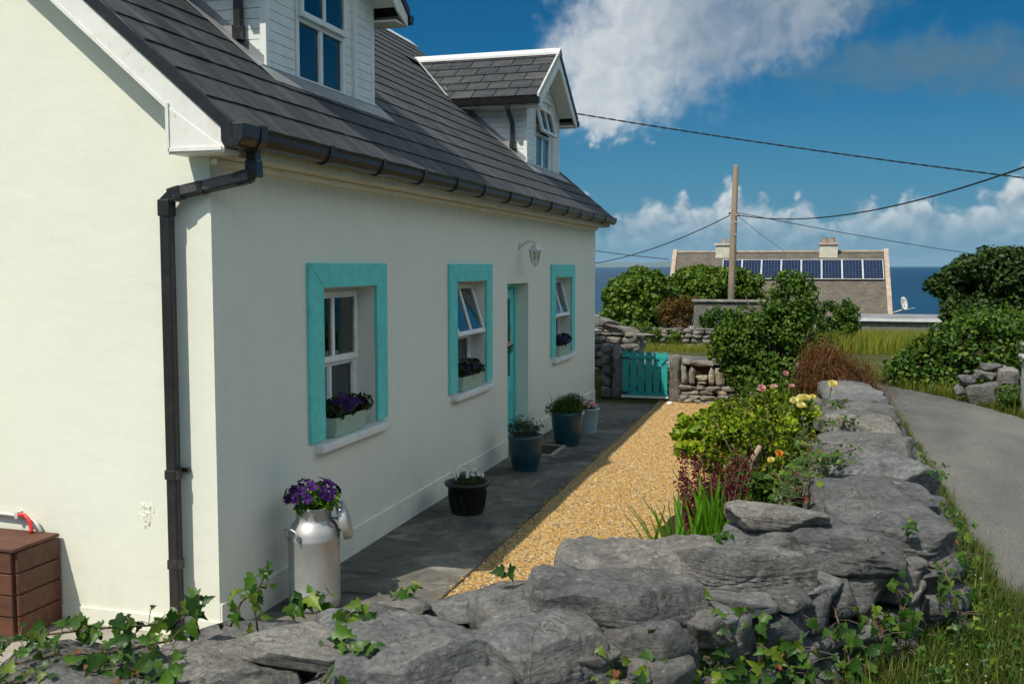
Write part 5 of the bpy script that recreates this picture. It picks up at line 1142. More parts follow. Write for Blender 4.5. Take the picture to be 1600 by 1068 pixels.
ivy_plant('dark ivy curtain covering the wall face right of centre', [[(3.04, -1.04, .84), (3.12, -1.10, .68), (3.15, -1.16, .48)], [(3.22, -.86, .80), (3.28, -.92, .62), (3.34, -.98, .42)], [(3.42, -.66, .76), (3.48, -.72, .56), (3.5, -.78, .40)], [(3.34, -.72, .62), (3.40, -.80, .46)], [(3.60, -.48, .72), (3.66, -.56, .54), (3.70, -.62, .40)], [(3.1, -1.12, .6), (3.2, -1.12, .42)]], 260, .058, 6, .05, .03, (.35, -.85, .45))
ivy_plant('ivy climbing the outer corner of the wall by the road', [[(3.88, -.16, .80), (3.92, -.22, .64), (3.95, -.28, .46)], [(4.14, .12, .8), (4.2, .04, .6), (4.24, -.02, .44)], [(3.78, -.32, .66), (3.84, -.38, .48)]], 110, .052, 7, .045, .03, (.5, -.8, .4))
ivy_plant('ivy and weeds hugging the road side of the wall just past its corner', [[(4.18, .25, .82), (4.24, .5, .7), (4.28, .8, .6)], [(4.2, .6, .82), (4.28, 1.0, .66), (4.32, 1.4, .55)], [(4.22, 1.1, .84), (4.3, 1.6, .68)], [(4.16, .2, .6), (4.26, .5, .46)]], 150, .05, 22, .05, .03, (.7, -.5, .5))
ivy_plant('small leaved ivy spilling over the garden side of the wall beside the rose bush', [[(3.45, 1.0, .90), (3.5, 1.5, .96), (3.62, 1.9, .97), (3.82, 2.3, .98)], [(3.4, 1.4, .84), (3.48, 2.0, .94), (3.55, 2.7, .98)], [(3.35, .95, .78), (3.4, 1.7, .86), (3.5, 2.4, .9)], [(3.3, 1.2, .7), (3.32, 2.0, .76), (3.4, 2.8, .8)], [(3.5, 1.72, .97), (3.7, 1.72, .98)]], 300, .044, 8, .05, .03, (-.1, -.5, .9))
ivy_plant('ivy tuft growing over the road side edge of the wall top', [[(4.24, 1.85, .88), (4.30, 2.15, .86), (4.28, 2.5, .88)], [(4.3, .95, .78), (4.34, 1.2, .7)]], 80, .040, 9, .045, .03, (.4, -.5, .8))
ivy_plant('ivy patch on the wall top between the far cap stones', [[(3.6, 3.5, .98), (3.72, 3.52, 1.0), (3.85, 3.5, .99)], [(3.62, 4.3, 1.0), (3.8, 4.32, 1.0)]], 60, .040, 10, .04, .02, (0, -.5, .9))
ivy_plant('small ivy tuft in the gap under the upper slab', [[(3.02, -.26, .95), (3.1, -.28, .97)]], 9, .04, 12, .015, .015)
ivy_plant('lone ivy sprig on top of the broad corner cap stone', [[(3.96, .10, .95), (4.0, .08, 1.02)]], 8, .04, 13, .015, .015)

# ------------------------------------------------------------------ planting in the garden bed
def branches(parent, base, tips, r0, mat='bark', name='stem'):
    mb = MB()
    for tp_ in tips:
        b = Vector(base) + Vector((random.gauss(0, .02), random.gauss(0, .02), 0)); e = Vector(tp_); m = b.lerp(e, .5) + Vector((random.gauss(0, .04), random.gauss(0, .04), .05)) * (e - b).length
        mb.tube([b, b.lerp(m, .6), m, m.lerp(e, .6), e], [r0, r0 * .85, r0 * .65, r0 * .45, r0 * .2], 6)
    return part(name, mb, mat, parent, True)
# sword leaved clump: every leaf its own piece
def sword_mesh(seed):
    rr = random.Random(seed); n = 8; v = []; f = []; lean = rr.uniform(.08, .35)
    for i in range(n + 1):
        q = i / n; w = .019 * (1 - q ** 2.2) * (.75 + .5 * min(1, q * 3)); v += [(-w, -.004 + lean * q * q, q), (0, .004 + lean * q * q, q), (w, -.004 + lean * q * q, q)]
    for i in range(n):
        for k in range(2): a = i * 3 + k; f.append((a, a + 1, a + 4, a + 3))
    return mesh_of('sword_leaf', v, f, 'sword', True)
SW = [sword_mesh(s) for s in range(5)]
t = thing('sword_leaf_clump', 'bright green clump of sword-shaped leaves behind the cap stones', 'plant', (2.75, 1.5, 0))
for k in range(120):
    q = random.random(); x = 2.48 + .62 * q + random.gauss(0, .03); y = 1.35 + .30 * q + random.gauss(0, .12); h = random.uniform(.46, .74) + .24 * math.exp(-((x - 2.84) / .12) ** 2)
    piece('leaf', SW[k % 5], t, (x, y, 0.0), (random.gauss(0, .07), random.gauss(0, .09), random.uniform(0, 6.28)), (1.0 + .45 * random.random(), .8, h))
# maroon upright shrub
t = thing('maroon_shrub', 'dark maroon small-leaved shrub behind the sword-leaf clump', 'shrub', (2.78, 2.55, 0))
tips = [(2.78 + random.uniform(-.28, .30), 2.6 + random.uniform(-.3, .3), random.uniform(.50, .86)) for _ in range(70)]
branches(t, (2.8, 2.6, .03), tips[:26], .008)
P = []; 
for tx, ty, tz in tips:
    n = 55; q = rng.uniform(.15, 1, n)[:, None]; b = np.array([2.78 + (tx - 2.78) * .55, 2.6 + (ty - 2.6) * .55, .1]); P.append(b * (1 - q) + np.array([tx, ty, tz]) * q + rng.normal(scale=.014, size=(n, 3)))
P = np.concatenate(P); Nn = unit(len(P)) + np.array([0, -.3, .5]); Nn /= np.linalg.norm(Nn, axis=1)[:, None]; v, f, tt = leaf_cloud(P, Nn, .032, .017); npobj('foliage', npmesh('foliage', v, f, 'maroon', tt), t)
# lime currant bush and rose bush
t = thing('lime_bush', 'lime green leafy bush overhanging the gravel', 'shrub', (2.72, 4.4, 0))
branches(t, (2.85, 4.4, .02), [(2.5 + random.uniform(-.1, .5), 4.3 + random.uniform(-.3, .3), random.uniform(.5, .85)) for _ in range(9)], .016)
foliage(t, 'foliage', make_clumps((2.60, 4.35, .62), (.34, .42, .38), 38, .09), 5000, .085, .066, 'lime', up=.6)
t = thing('rose_bush', 'wide yellow-green rose bush with pink and yellow roses along the wall', 'shrub', (3.1, 3.9, 0))
branches(t, (3.1, 3.95, .02), [(3.1 + random.uniform(-.45, .5), 3.95 + random.uniform(-.6, .7), random.uniform(.6, 1.1)) for _ in range(22)], .016)
part('pruned_branch', MB().tube([(2.98, 3.35, .10), (3.0, 3.32, .45), (3.03, 3.28, .66), (3.10, 3.22, .80)], [.028, .027, .024, .02], 10), 'pole', t, True, label='thick pale pruned branch')
cl = make_clumps((3.12, 4.0, .64), (.58, .80, .50), 105, .12) + make_clumps((3.0, 4.2, 1.0), (.4, .5, .16), 18, .07)
foliage(t, 'foliage', cl, 5200, .045, .030, 'rose', up=.5, shell=.35)
foliage(t, 'young_foliage', make_clumps((3.08, 3.95, .86), (.56, .76, .30), 50, .09), 4000, .042, .028, 'lime', up=.5)
foliage(t, 'low_foliage', make_clumps((3.15, 2.9, .34), (.32, .5, .24), 30, .12), 4500, .05, .036, 'shrub', up=.5)
def rose_mesh(mat, seed):
    rr = random.Random(seed); v = []; f = []
    for layer in range(5):
        r = .012 + .011 * layer; n = 5 + layer; h = .045 - .006 * layer
        for k in range(n):
            a = 2 * math.pi * (k + rr.random() * .5) / n; w = .75 * math.pi / n * 1.7; b = len(v)
            for (dr, da, z) in ((.35, -w * .5, 0), (.35, w * .5, 0), (1.0, -w, h * .55), (1.05, 0, h * .6), (1.0, w, h * .55), (1.12, -w * .6, h), (1.2, 0, h * 1.04), (1.12, w * .6, h)):
                v.append((r * dr * math.cos(a + da), r * dr * math.sin(a + da), z + rr.uniform(-.003, .003)))
            f += [(b, b + 1, b + 3), (b, b + 3, b + 2), (b + 1, b + 4, b + 3), (b + 2, b + 3, b + 6, b + 5), (b + 3, b + 4, b + 7, b + 6)]
    return mesh_of('rose', v, f, mat, True)
RM = {m: rose_mesh(m, 3) for m in ('pinkp', 'yellowp', 'orangep')}
stems = MB()
for (x, y, z, m, s) in [(2.98, 4.35, 1.09, 'pinkp', .9), (3.06, 4.25, 1.165, 'pinkp', 1.1), (3.17, 4.35, 1.17, 'pinkp', .9), (3.27, 4.35, 1.30, 'pinkp', .85), (3.33, 4.3, 1.19, 'pinkp', .75), (3.36, 4.0, 1.09, 'yellowp', 1.1), (3.42, 4.05, 1.11, 'yellowp', 1.2), (3.46, 3.95, 1.13, 'yellowp', 1.05), (3.42, 3.92, 1.06, 'yellowp', 1.1), (3.52, 4.1, 1.12, 'yellowp', .8), (3.70, 4.6, 1.185, 'yellowp', 1.2), (3.26, 3.1, .77, 'orangep', .9), (3.2, 2.95, .74, 'whiteR', .8)]:
    o = piece('rose', RM.get(m, RM['yellowp']), t, (x, y, z), (random.uniform(.5, 1.0), random.uniform(-.3, .3), random.uniform(-.3, .6)), (s * .56, s * .56, s * .56))
    stems.tube([(x, y, z + .01), (x - .02, y + .03, z - .12), (x - .03 if x < 3.6 else x - .25, y + .02, z - .35)], [.004, .005, .006], 5)
part('flower_stems', stems, 'sword', t)
# glossy dark evergreen shrub by the gate wall, its lighter top
t = thing('evergreen_shrub', 'tall dark glossy evergreen shrub in the garden corner by the gate wall', 'shrub', (2.95, 10.6, 0))
branches(t, (3.0, 10.6, 0), [(2.95 + random.uniform(-.7, .7), 10.6 + random.uniform(-.5, .5), random.uniform(1.0, 2.0)) for _ in range(18)], .03)
cl = make_clumps((2.92, 10.5, .95), (.86, .62, .80), 120, .20) + make_clumps((3.25, 10.65, 1.72), (.36, .35, .44), 34, .15) + make_clumps((2.55, 10.5, 1.30), (.42, .45, .40), 26, .16)
foliage(t, 'foliage', cl, 3300, .078, .046, 'shrub', up=.55)
foliage(t, 'young_shoots', make_clumps((3.22, 10.6, 1.80), (.42, .38, .42), 34, .10) + make_clumps((2.7, 10.3, 1.35), (.6, .45, .35), 24, .10), 2000, .07, .034, 'lime' if False else 'treel', up=.6)
t = thing('green_ground_cover', 'low bright ferny plant at the foot of the evergreen shrub', 'plant', (3.0, 8.2, 0)); foliage(t, 'foliage', make_clumps((3.05, 7.6, .55), (.45, 1.3, .42), 60, .14), 2200, .06, .03, 'shrub', up=.5)
# brown drooping shrub leaning over the wall
t = thing('brown_shrub', 'rusty brown wispy shrub drooping over the wall towards the road', 'shrub', (3.75, 7.4, .3))
V = []; Fc = []; T = []
n = 4200; base = np.array([3.62, 7.45, .55]) + rng.normal(scale=(.10, .16, .10), size=(n, 3)); ang = rng.uniform(0, 2 * np.pi, n); rad = rng.uniform(.15, 1, n)
d = np.stack([np.cos(ang) * .60 * rad + .30 * rad, np.sin(ang) * .55 * rad, np.zeros(n)], 1); top = rng.uniform(.35, .80, n) * (1.05 - .45 * rad); drop = rng.uniform(.1, .75, n) * rad ** 2
side = np.stack([-np.sin(ang), np.cos(ang), np.zeros(n)], 1); S = 5; w = .006
for k in range(S + 1):
    q = k / S; p = base + d * q + np.array([0, 0, 1]) * ((top * np.sin(q * np.pi * .62)) - drop * q ** 3)[:, None] + rng.normal(scale=.012, size=(n, 3)); V += [p - side * w * (1 - q * .7), p + side * w * (1 - q * .7)]
Va = np.stack(V, 1); m = Va.shape[1]; i = np.arange(n)[:, None] * m; F = []
for k in range(S): F += [i + np.array([[2 * k, 2 * k + 1, 2 * k + 3]]), i + np.array([[2 * k, 2 * k + 3, 2 * k + 2]])]
npobj('twigs', npmesh('twigs', Va.reshape(-1, 3), np.concatenate(F), 'brown', np.repeat(rng.uniform(0, 1, n), m)), t)
P = Va[:, 2::2].reshape(-1, 3); P = P[rng.uniform(size=len(P)) < .9] + rng.normal(scale=.012, size=(1, 3)); v, f, tt = leaf_cloud(P, unit(len(P)), .030, .008); npobj('foliage', npmesh('foliage', v, f, 'brown', tt), t)
foliage(t, 'inner_foliage', make_clumps((3.80, 7.35, .84), (.52, .55, .34), 60, .13), 3000, .055, .013, 'brown', up=.2)
branches(t, (3.62, 7.45, .1), [(3.62 + random.uniform(-.3, .3), 7.45 + random.uniform(-.3, .3), .9) for _ in range(8)], .014)

# ------------------------------------------------------------------ grass verges and field
def strip_points(n, fn): 
    q = rng.uniform(size=(n, 2)); return np.array([fn(a, b) for a, b in q])
def verge(a, b):
    y = -2.0 + 12.5 * a ** 1.25; x0 = 4.14 + (.0 if y > .2 else -.85 * min(1, (.2 - y) / 1.3)); x1 = 4.60 + .06 * mnoise.noise(Vector((y * 2, 0, 0))) + (.10 if y < 1 else 0); x = x0 + (x1 - x0) * b
    return (x, y, .355 - .10 * max(0, min(1, (y - 6) / 6)))
o = blades(strip_points(52000, verge), .10, .0055, .7, 'grass', 'verge_grass', 3, None, 'stuff', .75); tag(o, 'rough grass along the foot of the wall beside the road', 'grass')
def weeds(a, b):
    y = -1.8 + 8 * a ** 1.4; return (4.14 + .36 * b - (.5 if y < -.4 else 0) * b, y, .38)
P = strip_points(3600, weeds); Nn = unit(len(P)) + np.array([0, -.2, .9]); Nn /= np.linalg.norm(Nn, axis=1)[:, None]; P = P + np.abs(rng.normal(scale=.06, size=(len(P), 1))) * np.array([[0, 0, 1.]]); v, f, tt = leaf_cloud(P, Nn, .035, .022)
o = npobj('verge_weeds', npmesh('verge_weeds', v, f, 'ivy', tt), None, 'stuff'); tag(o, 'low leafy weeds among the grass along the wall foot', 'weeds')
o = blades(strip_points(420, verge), .26, .004, .5, 'hay', 'seed_heads', 3, None, 'stuff', .5); tag(o, 'tall dry seed stalks in the road verge', 'grass')
P = strip_points(70, lambda a, b: (4.16 + .3 * b, -1.2 + 3.5 * a, .40)); P[:, 2] += rng.uniform(.02, .12, len(P)); v, f, tt = leaf_cloud(P, np.tile(np.array([[.1, -.4, .9]]), (len(P), 1)), .010, .009); o = npobj('verge_daisies', npmesh('verge_daisies', v, f, 'white', tt), None, 'stuff'); tag(o, 'tiny white daisies scattered in the verge grass', 'flowers')
def verge2(a, b):
    i = a * 4.999; k = int(i); A = [(6.62, 7), (6.15, 9.2), (5.55, 11.2), (4.85, 12.7), (4.0, 14.2), (3.2, 15.9)]; p = Vector(A[k]).lerp(Vector(A[k + 1]), i - k); return (p.x + .55 * b, p.y + .55 * b, gz(p.x, p.y))
o = blades(strip_points(12000, verge2), .10, .008, .6, 'grass', 'far_verge_grass', 2, None, 'stuff', .7); tag(o, 'dry mixed grass at the far edge of the road under the ivy bank', 'grass')
o = blades(strip_points(2500, verge2), .20, .007, .6, 'hay', 'far_verge_hay', 2, None, 'stuff', .5); tag(o, 'yellowing tall grass at the foot of the ivy bank', 'grass')
P = strip_points(26000, lambda a, b: (1.5 + 8 * b, 19.5 + 15 * a, gz(2, 19.5 + 15 * a)))
o = blades(P, .42, .016, .45, 'hay', 'field_grass', 2, None, 'stuff', .5); tag(o, 'yellow-green uncut grass field beyond the lane', 'grass')
o = blades(strip_points(5000, lambda a, b: (-3 + 6 * b, 18.6 + 1.2 * a, gz(0, 18.6))), .16, .01, .5, 'hay', 'lane_edge_grass', 2, None, 'stuff'); tag(o, 'thin strip of dry grass along the far side of the lane', 'grass')

# ------------------------------------------------------------------ beyond the lane
def rubble_wall(name, label, line, h, z0, seed, mat='stone', caps=True, **k):
    t = thing(name, label, 'stone wall', (line[0][0], line[0][1], z0)); part('rubble_core', band(line, .26, z0, z0 + h - .06), 'soil', t)
    for j, (a, b) in enumerate(zip(line[:-1], line[1:])):
        d = (Vector(b) - Vector(a)).normalized(); face_stones(t, Vector(a) + Vector((d.y, -d.x)) * .15, Vector(b) + Vector((d.y, -d.x)) * .15, z0 - .05, z0 + h, (d.y, -d.x), seed + j, mat=mat, sub=2, **k)
    return t
rubble_wall('field_wall', 'old dry-stone wall across the lane behind the gate', [(-3.5, 20.2), (2.4, 20.3)], .62, .12, 41, 'stone_l', hmin=.10, hmax=.18, wmin=.16, wmax=.36)
t = thing('rendered_wall', 'grey rough-rendered wall standing behind the dry-stone wall', 'wall', (1.4, 22.3, 0))
mb = MB(); mb.box((.50, 22.1, -.2), (2.6, 22.45, 1.33)); part('wall_body', mb, 'grey', t, bevel=.03); part('coping', MB().box((.44, 22.04, 1.332), (2.66, 22.51, 1.40)), 'grey', t, bevel=.02)
def tree(name, label, c, r, base, n, cr, per, ll, lw, mat, cat='tree', group=None, extra=None, trunk=.09):
    t = thing(name, label, cat, base, group); c = Vector(c); tips = [(c.x + random.uniform(-.8, .8) * r[0], c.y + random.uniform(-.8, .8) * r[1], c.z + random.uniform(-.3, .7) * r[2]) for _ in range(16)]
    part('trunk', MB().tube([base, tuple(Vector(base).lerp(c, .35) + Vector((.06, .04, 0))), tuple(Vector(base).lerp(c, .75)), tuple(c)], [trunk, trunk * .85, trunk * .65, trunk * .3], 9), 'bark', t, True)
    branches(t, Vector(base).lerp(c, .45), tips, trunk * .45, name='limbs')
    foliage(t, 'crown', make_clumps(tuple(c), r, n, cr) + (extra or []), per, ll, lw, mat, up=.5); return t
tree('sycamore_tree', 'broad leafy sycamore left of the far house', (-2.35, 30.6, 0.95), (1.25, 1.2, 1.22), (-2.3, 30.7, -.4), 120, .34, 1000, .16, .13, 'treel', extra=make_clumps((-2.9, 30.4, .3), (.9, .9, .7), 40, .3))
tree('sycamore_tree', 'taller sycamore in front of the far roof behind the pole', (-.35, 37.4, 1.35), (2.0, 1.5, .92), (-.3, 37.5, -.8), 150, .36, 850, .17, .14, 'treel', extra=make_clumps((-1.6, 36.4, .9), (1.0, .9, .8), 40, .32) + make_clumps((1.0, 37.6, .6), (1.0, .9, .8), 40, .3))
tree('rusty_shrub', 'rust-coloured bushy shrub below the sycamores', (-.35, 25.2, .70), (.62, .6, .62), (-.3, 25.3, -.2), 60, .17, 2400, .07, .045, 'rust', 'shrub', extra=make_clumps((.05, 25.1, 1.1), (.4, .4, .3), 20, .15), trunk=.04)
tree('ivy_bush', 'light green ivy bush in front of the rendered wall', (1.25, 21.3, .62), (.55, .5, .62), (1.25, 21.4, 0), 60, .17, 2600, .075, .06, 'ivy', 'shrub', trunk=.03)
tree('ivy_bush', 'small ivy tuft growing on the wall across the lane', (-.55, 20.0, .55), (.45, .22, .32), (-.5, 20.1, .1), 30, .13, 3000, .07, .055, 'treel', 'shrub', trunk=.02)
tree('ivy_bush', 'ivy tuft clinging to the middle of the wall across the lane', (.25, 20.0, .48), (.2, .2, .2), (.25, 20.1, .1), 14, .1, 3200, .06, .05, 'treel', 'shrub', trunk=.02)
tree('ivy_column', 'square ivy-covered pillar in the field', (4.45, 23.3, .72), (.36, .3, .68), (4.45, 23.3, -.2), 75, .15, 3000, .075, .06, 'shrub', 'shrub', trunk=.05, extra=make_clumps((4.0, 23.4, .9), (.35, .3, .6), 26, .12))
tree('field_bush', 'low green bush in the field between the ivy pillar and the evergreen shrub', (3.35, 23.8, .35), (.75, .5, .55), (3.4, 23.9, -.2), 60, .18, 2000, .08, .06, 'treel', 'shrub', trunk=.04)
tree('dark_tree', 'dark rounded tree at the right edge against the sea', (8.25, 23.4, 1.55), (1.70, 1.3, 1.15), (7.9, 23.5, -.2), 170, .34, 1050, .14, .10, 'treed', extra=make_clumps((8.5, 23.4, 2.2), (.8, .8, .4), 30, .25) + make_clumps((7.4, 23.0, .9), (.6, .7, .5), 40, .26))
# ivy bank over an old wall right of the road
t = thing('ivy_bank', 'old wall buried under a broad bank of glossy ivy across the road', 'ivy', (6.2, 12.4, .2))
bv, bf = stone_verts(300, 4, (4.3, 1.7, 2.6), power=2.4, rough=.10, strata=0); core = MB(); core.v = [(x + 6.95, y + 13.0 + (x) * -.10, z * .80 + .46 + .20 * x * (x < 0)) for x, y, z in bv]; core.f = bf; part('bank_core', core, 'soil', t, True)
cand = [p for p in core.v if p[2] > .25 and (p[1] < 13.1 or p[2] > 1.3)]; random.shuffle(cand)
cl = [((x + random.gauss(0, .06), y - .06, z + .04), (.24, .22, .16)) for x, y, z in cand[:520]]
foliage(t, 'foliage', cl, 1300, .078, .062, 'ivy', up=.6); foliage(t, 'pale_foliage', cl[::2], 800, .075, .058, 'treel', up=.7)
cl2 = [((6.1 + 2.8 * random.random(), 13.2 + random.gauss(0, .5), 1.38 + random.gauss(0, .08)), (.3, .3, .13)) for _ in range(70)]; foliage(t, 'top_foliage', cl2, 1300, .075, .055, 'shrub', up=.7)
t = thing('boulder_wall', 'small heap of dark boulders at the road edge below the ivy bank', 'stone wall', (6.2, 10.6, .3))
for j, (x, y, z, sx, sy, sz, rz) in enumerate([(5.95, 10.45, .46, .46, .36, .36, 8), (5.72, 10.55, .66, .26, .3, .12, -8), (5.98, 10.6, .72, .30, .32, .14, 10), (6.26, 10.55, .62, .28, .34, .52, 2), (5.66, 10.6, .5, .18, .26, .16, 0), (6.04, 10.62, .84, .28, .3, .11, 12), (6.52, 10.6, .5, .3, .34, .4, 4), (6.62, 10.9, 1.12, .28, .3, .16, -6), (6.76, 10.9, 1.28, .3, .3, .13, 0)]):
    piece('boulder', stone_mesh(360 + j, 4, (sx, sy, sz), 'stone', power=5, rough=.18, cuts=7), t, (x, y, z), (0, random.uniform(-.2, .2), R(rz)))
foliage(t, 'ivy_growth', make_clumps((6.35, 10.75, .8), (.5, .15, .35), 22, .1), 2400, .07, .055, 'ivy', up=.5)
t = thing('concrete_post', 'weathered grey concrete gatepost at the right edge by the road', 'post', (6.42, 9.6, .3))
part('post_shaft', MB().box((6.28, 9.45, .2), (6.52, 9.69, 1.05)), 'post', t, bevel=.02); part('post_cap', MB().box((6.24, 9.41, 1.052), (6.56, 9.73, 1.11)), 'post', t, bevel=.02)
tree('fern_clump', 'ferny weeds at the foot of the boulders by the post', (6.18, 9.75, .50), (.2, .2, .16), (6.18, 9.75, .3), 16, .1, 3200, .09, .03, 'ivy', 'plant', trunk=.01)

# far house
def far_house():
    y0 = 46.6; ang = R(16.5) * 0; rot = R(1.0); ex = Vector((math.cos(rot), math.sin(rot), 0)); ey = Vector((-math.sin(rot), math.cos(rot), 0))
    O = Vector((1.98, 45.9, 0)); hl = 5.28; ez_ = Vector((0, 0, 1)); ze, zt, run = -.25, 3.10, 3.4
    def w(a, b, z): return tuple(O + ex * a + ey * b + ez_ * z)
    t = thing('far_house', 'stone-slated house with two chimneys and solar panels above the sea', 'house', tuple(O))
    bd = MB()
    for s in (-1, 1):
        bd.add([w(s * hl, .25, -2.6), w(s * hl, .25, ze + .2), w(s * hl, run, zt - .1), w(s * hl, 2 * run - .25, ze + .2), w(s * hl, 2 * run - .25, -2.6)], [(0, 1, 2, 3, 4) if s < 0 else (4, 3, 2, 1, 0)])
    bd.quad(w(-hl, .25, -2.6), w(hl, .25, -2.6), w(hl, .25, ze + .2), w(-hl, .25, ze + .2)); bd.quad(w(hl, 2 * run - .25, -2.6), w(-hl, 2 * run - .25, -2.6), w(-hl, 2 * run - .25, ze + .2), w(hl, 2 * run - .25, ze + .2))
    part('wall', bd, 'whiteR', t)
    rf = MB(); L_ = hl + .05
    rf.quad(w(-L_, 0, ze), w(L_, 0, ze), w(L_, run, zt), w(-L_, run, zt)); rf.quad(w(L_, 2 * run, ze), w(-L_, 2 * run, ze), w(-L_, run, zt), w(L_, run, zt))
    r = part('roof', rf, 'farroof', t); uv = r.data.uv_layers.new(name='UVMap'); sl = math.hypot(run, zt - ze)
    for k, (u, v) in enumerate([(0, 0), (2 * L_, 0), (2 * L_, sl), (0, sl)] * 2): uv.data[k].uv = (u, v)
    part('ridge', MB().prism([w(-L_, run - .12, zt - .06), w(-L_, run, zt + .05), w(-L_, run + .12, zt - .06)], ex * 2 * L_), 'grey', r)
    for s in (-1, 1):
        a = s * hl; ww = .22 * s
        part('gable_coping', MB().prism([w(a - .02 * s, -.10, ze - .25), w(a - .02 * s, -.10, ze + .02), w(a - .02 * s, run, zt + .12), w(a - .02 * s, run, zt - .25)], ex * ww), 'pink', t)
        part('gable_coping', MB().prism([w(a - .02 * s, 2 * run + .1, ze - .25), w(a - .02 * s, 2 * run + .1, ze + .02), w(a - .02 * s, run, zt + .12), w(a - .02 * s, run, zt - .25)], ex * ww), 'pink', t)
    def bx(a0, a1, b0, b1, z0, z1): return MB().prism([w(a0, b0, z0), w(a1, b0, z0), w(a1, b1, z0), w(a0, b1, z0)], (0, 0, z1 - z0))
    for (a, pots) in ((-2.75, 1), (2.55, 2)):
        ch = part('chimney', bx(a - .45, a + .45, run - .35, run + .35, 2.75, 3.42), 'chim', t); part('chimney_cap', bx(a - .52, a + .52, run - .42, run + .42, 3.422, 3.52), 'pink' if pots == 2 else 'chim', ch)
        for k in range(pots): q = w(a + (k - (pots - 1) / 2) * .36, run, 3.522); part('chimney_pot', MB().lathe([(.14 if pots == 2 else .10, 0), (.13 if pots == 2 else .09, .24), (.15 if pots == 2 else .1, .26)], q, 12), 'terra', ch)
    sv = Vector((0, run, zt - ze)).normalized(); sl_dir = ey * sv.y + ez_ * sv.z; nrm = ex.cross(sl_dir).normalized(); nrm = nrm if nrm.z > 0 else -nrm
    pw, ph = .985, 1.42; a0 = -2.78; P0 = O + ez_ * ze + sl_dir * (sl * .545)
    for k in range(8):
        A = P0 + ex * (a0 + k * (pw + .012)) + nrm * .09; q = [A, A + ex * pw, A + ex * pw + sl_dir * ph, A + sl_dir * ph]
        fr = part('solar_panel', MB().prism([tuple(p) for p in q], tuple(nrm * .035)), 'frame', t)
        B = [A + ex * .03 + sl_dir * .03, A + ex * (pw - .03) + sl_dir * .03, A + ex * (pw - .03) + sl_dir * (ph - .03), A + ex * .03 + sl_dir * (ph - .03)]; B = [tuple(p + nrm * .039) for p in B]
        cs = part('cell_sheet', MB().add(B, [(0, 1, 2, 3)]), 'solar', fr); uv = cs.data.uv_layers.new(name='UVMap')
        for i, p in enumerate([(0, 0), (1, 0), (1, 1), (0, 1)]): uv.data[i].uv = p
    # satellite dish on a wall arm off the right gable
    d = thing('satellite_dish', 'white satellite dish standing off the far house gable', 'satellite dish', w(hl + .9, .6, .1))
    c = Vector(w(hl + .72, .2, .50)); prof = MB().lathe([(.002, .10), (.12, .085), (.24, .045), (.34, 0), (.345, -.012), (.24, .03), (.12, .07), (.002, .085)], (0, 0, 0), 24, False); Mq = Vector((-.75, .55, -.25)).normalized().to_track_quat('Z', 'Y').to_matrix().to_4x4(); Mq.translation = c; prof.v = [tuple(Mq @ Vector((p[0] * .85, p[1], p[2]))) for p in prof.v]
    part('dish', prof, 'whiteR', d, True); part('feed_arm', MB().tube([tuple(c + Vector((0, 0, -.28))), tuple(c + Vector((.45, -.3, -.18)))], .015, 6), 'frame', d); part('mast', MB().tube([tuple(c), tuple(c + Vector((-.1, .1, -.3))), w(hl + .2, .5, .05)], .03, 6), 'frame', d)
    # low flat-roofed shed
    s_ = thing('flat_roof_shed', 'low grey flat-roofed shed right of the far house', 'shed', (7.0, 39.5, -1)); Q = lambda a, b, z: tuple(Vector((5.55, 38.6, 0)) + ex * a + ey * b + ez_ * z)
    def qx(a0, a1, b0, b1, z0, z1): return MB().prism([Q(a0, b0, z0), Q(a1, b0, z0), Q(a1, b1, z0), Q(a0, b1, z0)], (0, 0, z1 - z0))
    part('shed_wall', qx(.1, 3.4, .1, 3.6, -1.5, .06), 'grey', s_); part('shed_roof', qx(0, 3.6, 0, 3.9, .062, .17), 'flat', s_, bevel=.02); part('roof_edge', qx(-.02, 3.62, -.05, -.002, .03, .15), 'frame', s_)
far_house()
# utility pole and wires
t = thing('utility_pole', 'bare wooden utility pole in front of the far house', 'utility pole', (1.12, 27.4, 0))
part('pole_shaft', MB().tube([(1.11, 27.42, -.4), (1.13, 27.4, 2), (1.20, 27.4, 5.45), (1.20, 27.4, 5.50)], [.118, .11, .088, .07], 14), 'pole', t, True)
for z in (3.92, 3.70, 3.3): part('pole_step', MB().tube([(1.17, 27.32, z), (1.17 + .12, 27.2, z + .01)], .012, 5), 'frame', t)
for z, s in ((3.95, -1), (3.88, 1)):
    part('insulator', MB().lathe([(.02, 0), (.035, .02), (.03, .06), (.01, .07)], (1.175 + .14 * s, 27.3, z), 10), 'cable', t)
def at(u, v, d):     # a point at depth d along the view axis, for the far ends of the wires
    yw, pt = R(16.492), R(4.337); fh = Vector((-math.sin(yw), math.cos(yw), 0)); rt = Vector((math.cos(yw), math.sin(yw), 0)); fw = fh * math.cos(pt) - Vector((0, 0, math.sin(pt))); up = rt.cross(fw)
    return Vector((3.45, -5.27, 2.3)) + (fw * 1556 + rt * (u - 800) + up * (534 - v)) * (d / 1556)
PB = at(1790, 200, 15.0)
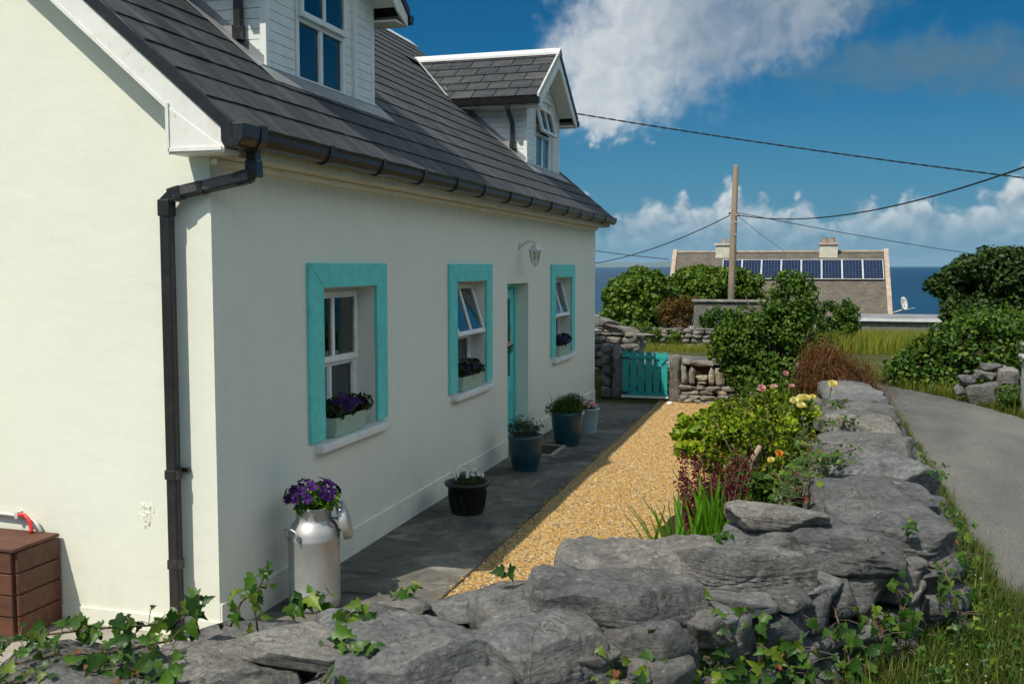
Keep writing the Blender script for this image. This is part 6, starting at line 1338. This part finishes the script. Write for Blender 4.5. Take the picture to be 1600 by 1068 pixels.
t = thing('utility_pole', 'wooden utility pole at the right beyond the picture edge', 'utility pole', (PB.x, PB.y, .3)); part('pole_shaft', MB().tube([(PB.x, PB.y, .1), (PB.x, PB.y, 5.2)], [.12, .09], 12), 'pole', t, True)
def wire(label, a, b, sag, r, twist=False):
    a, b = Vector(a), Vector(b); n = 40; pts = [a.lerp(b, i / n) - Vector((0, 0, sag * 4 * (i / n) * (1 - i / n))) for i in range(n + 1)]; mb = MB()
    if twist:
        for ph in (0, math.pi):
            n2 = 260; pp = []
            for i in range(n2 + 1):
                q = i / n2; p = a.lerp(b, q) - Vector((0, 0, sag * 4 * q * (1 - q))); an = ph + i * .62; pp.append(p + Vector((0, math.cos(an), math.sin(an))) * r * .8)
            mb.tube(pp, r * .72, 5)
    else: mb.tube(pts, r, 6)
    o = part('overhead_wire', mb, 'cable', None, True); tag(o, label, 'wire'); return o
DE = (-.28, 11.06, 4.82)
wire('twisted black service cable from the far dormer to the right', DE, at(1790, 300, 15.0), .06, .0095, True)
wire('heavy black wire sagging from the pole to the upper right', (1.32, 27.3, 3.92), at(1790, 186, 15.0), .62, .017)
wire('thin wire from the pole passing over the far house to the right', (1.28, 27.3, 4.0), at(1760, 425, 45), .2, .012)
wire('black wire from the pole sagging down behind the cottage', (1.04, 27.3, 3.92), at(780, 405, 45), .85, .016)
wire('wire from the far house roof to behind the cottage', at(1046, 405, 50), at(800, 370, 50), .1, .02)
wire('thin stay wire from the pole to the far house roof', (1.3, 27.35, 3.9), at(1226, 392, 53), .05, .009)

# ------------------------------------------------------------------ sea air
hz_mb = MB().box((-64000, -64000, -12.5), (64000, 64000, 420)); hz = part('haze', hz_mb, None, None); hz['kind'] = 'stuff'; hz['label'] = 'faint bluish sea haze over the bay'; hz['category'] = 'haze'
hm = bpy.data.materials.new('sea_haze'); hm.use_nodes = True; hm.node_tree.nodes.clear()
pv = hm.node_tree.nodes.new('ShaderNodeVolumePrincipled'); pv.inputs['Color'].default_value = (.50, .76, 1, 1); pv.inputs['Density'].default_value = 1.8e-5
ho = hm.node_tree.nodes.new('ShaderNodeOutputMaterial'); hm.node_tree.links.new(pv.outputs[0], ho.inputs['Volume']); hz.data.materials.append(hm)
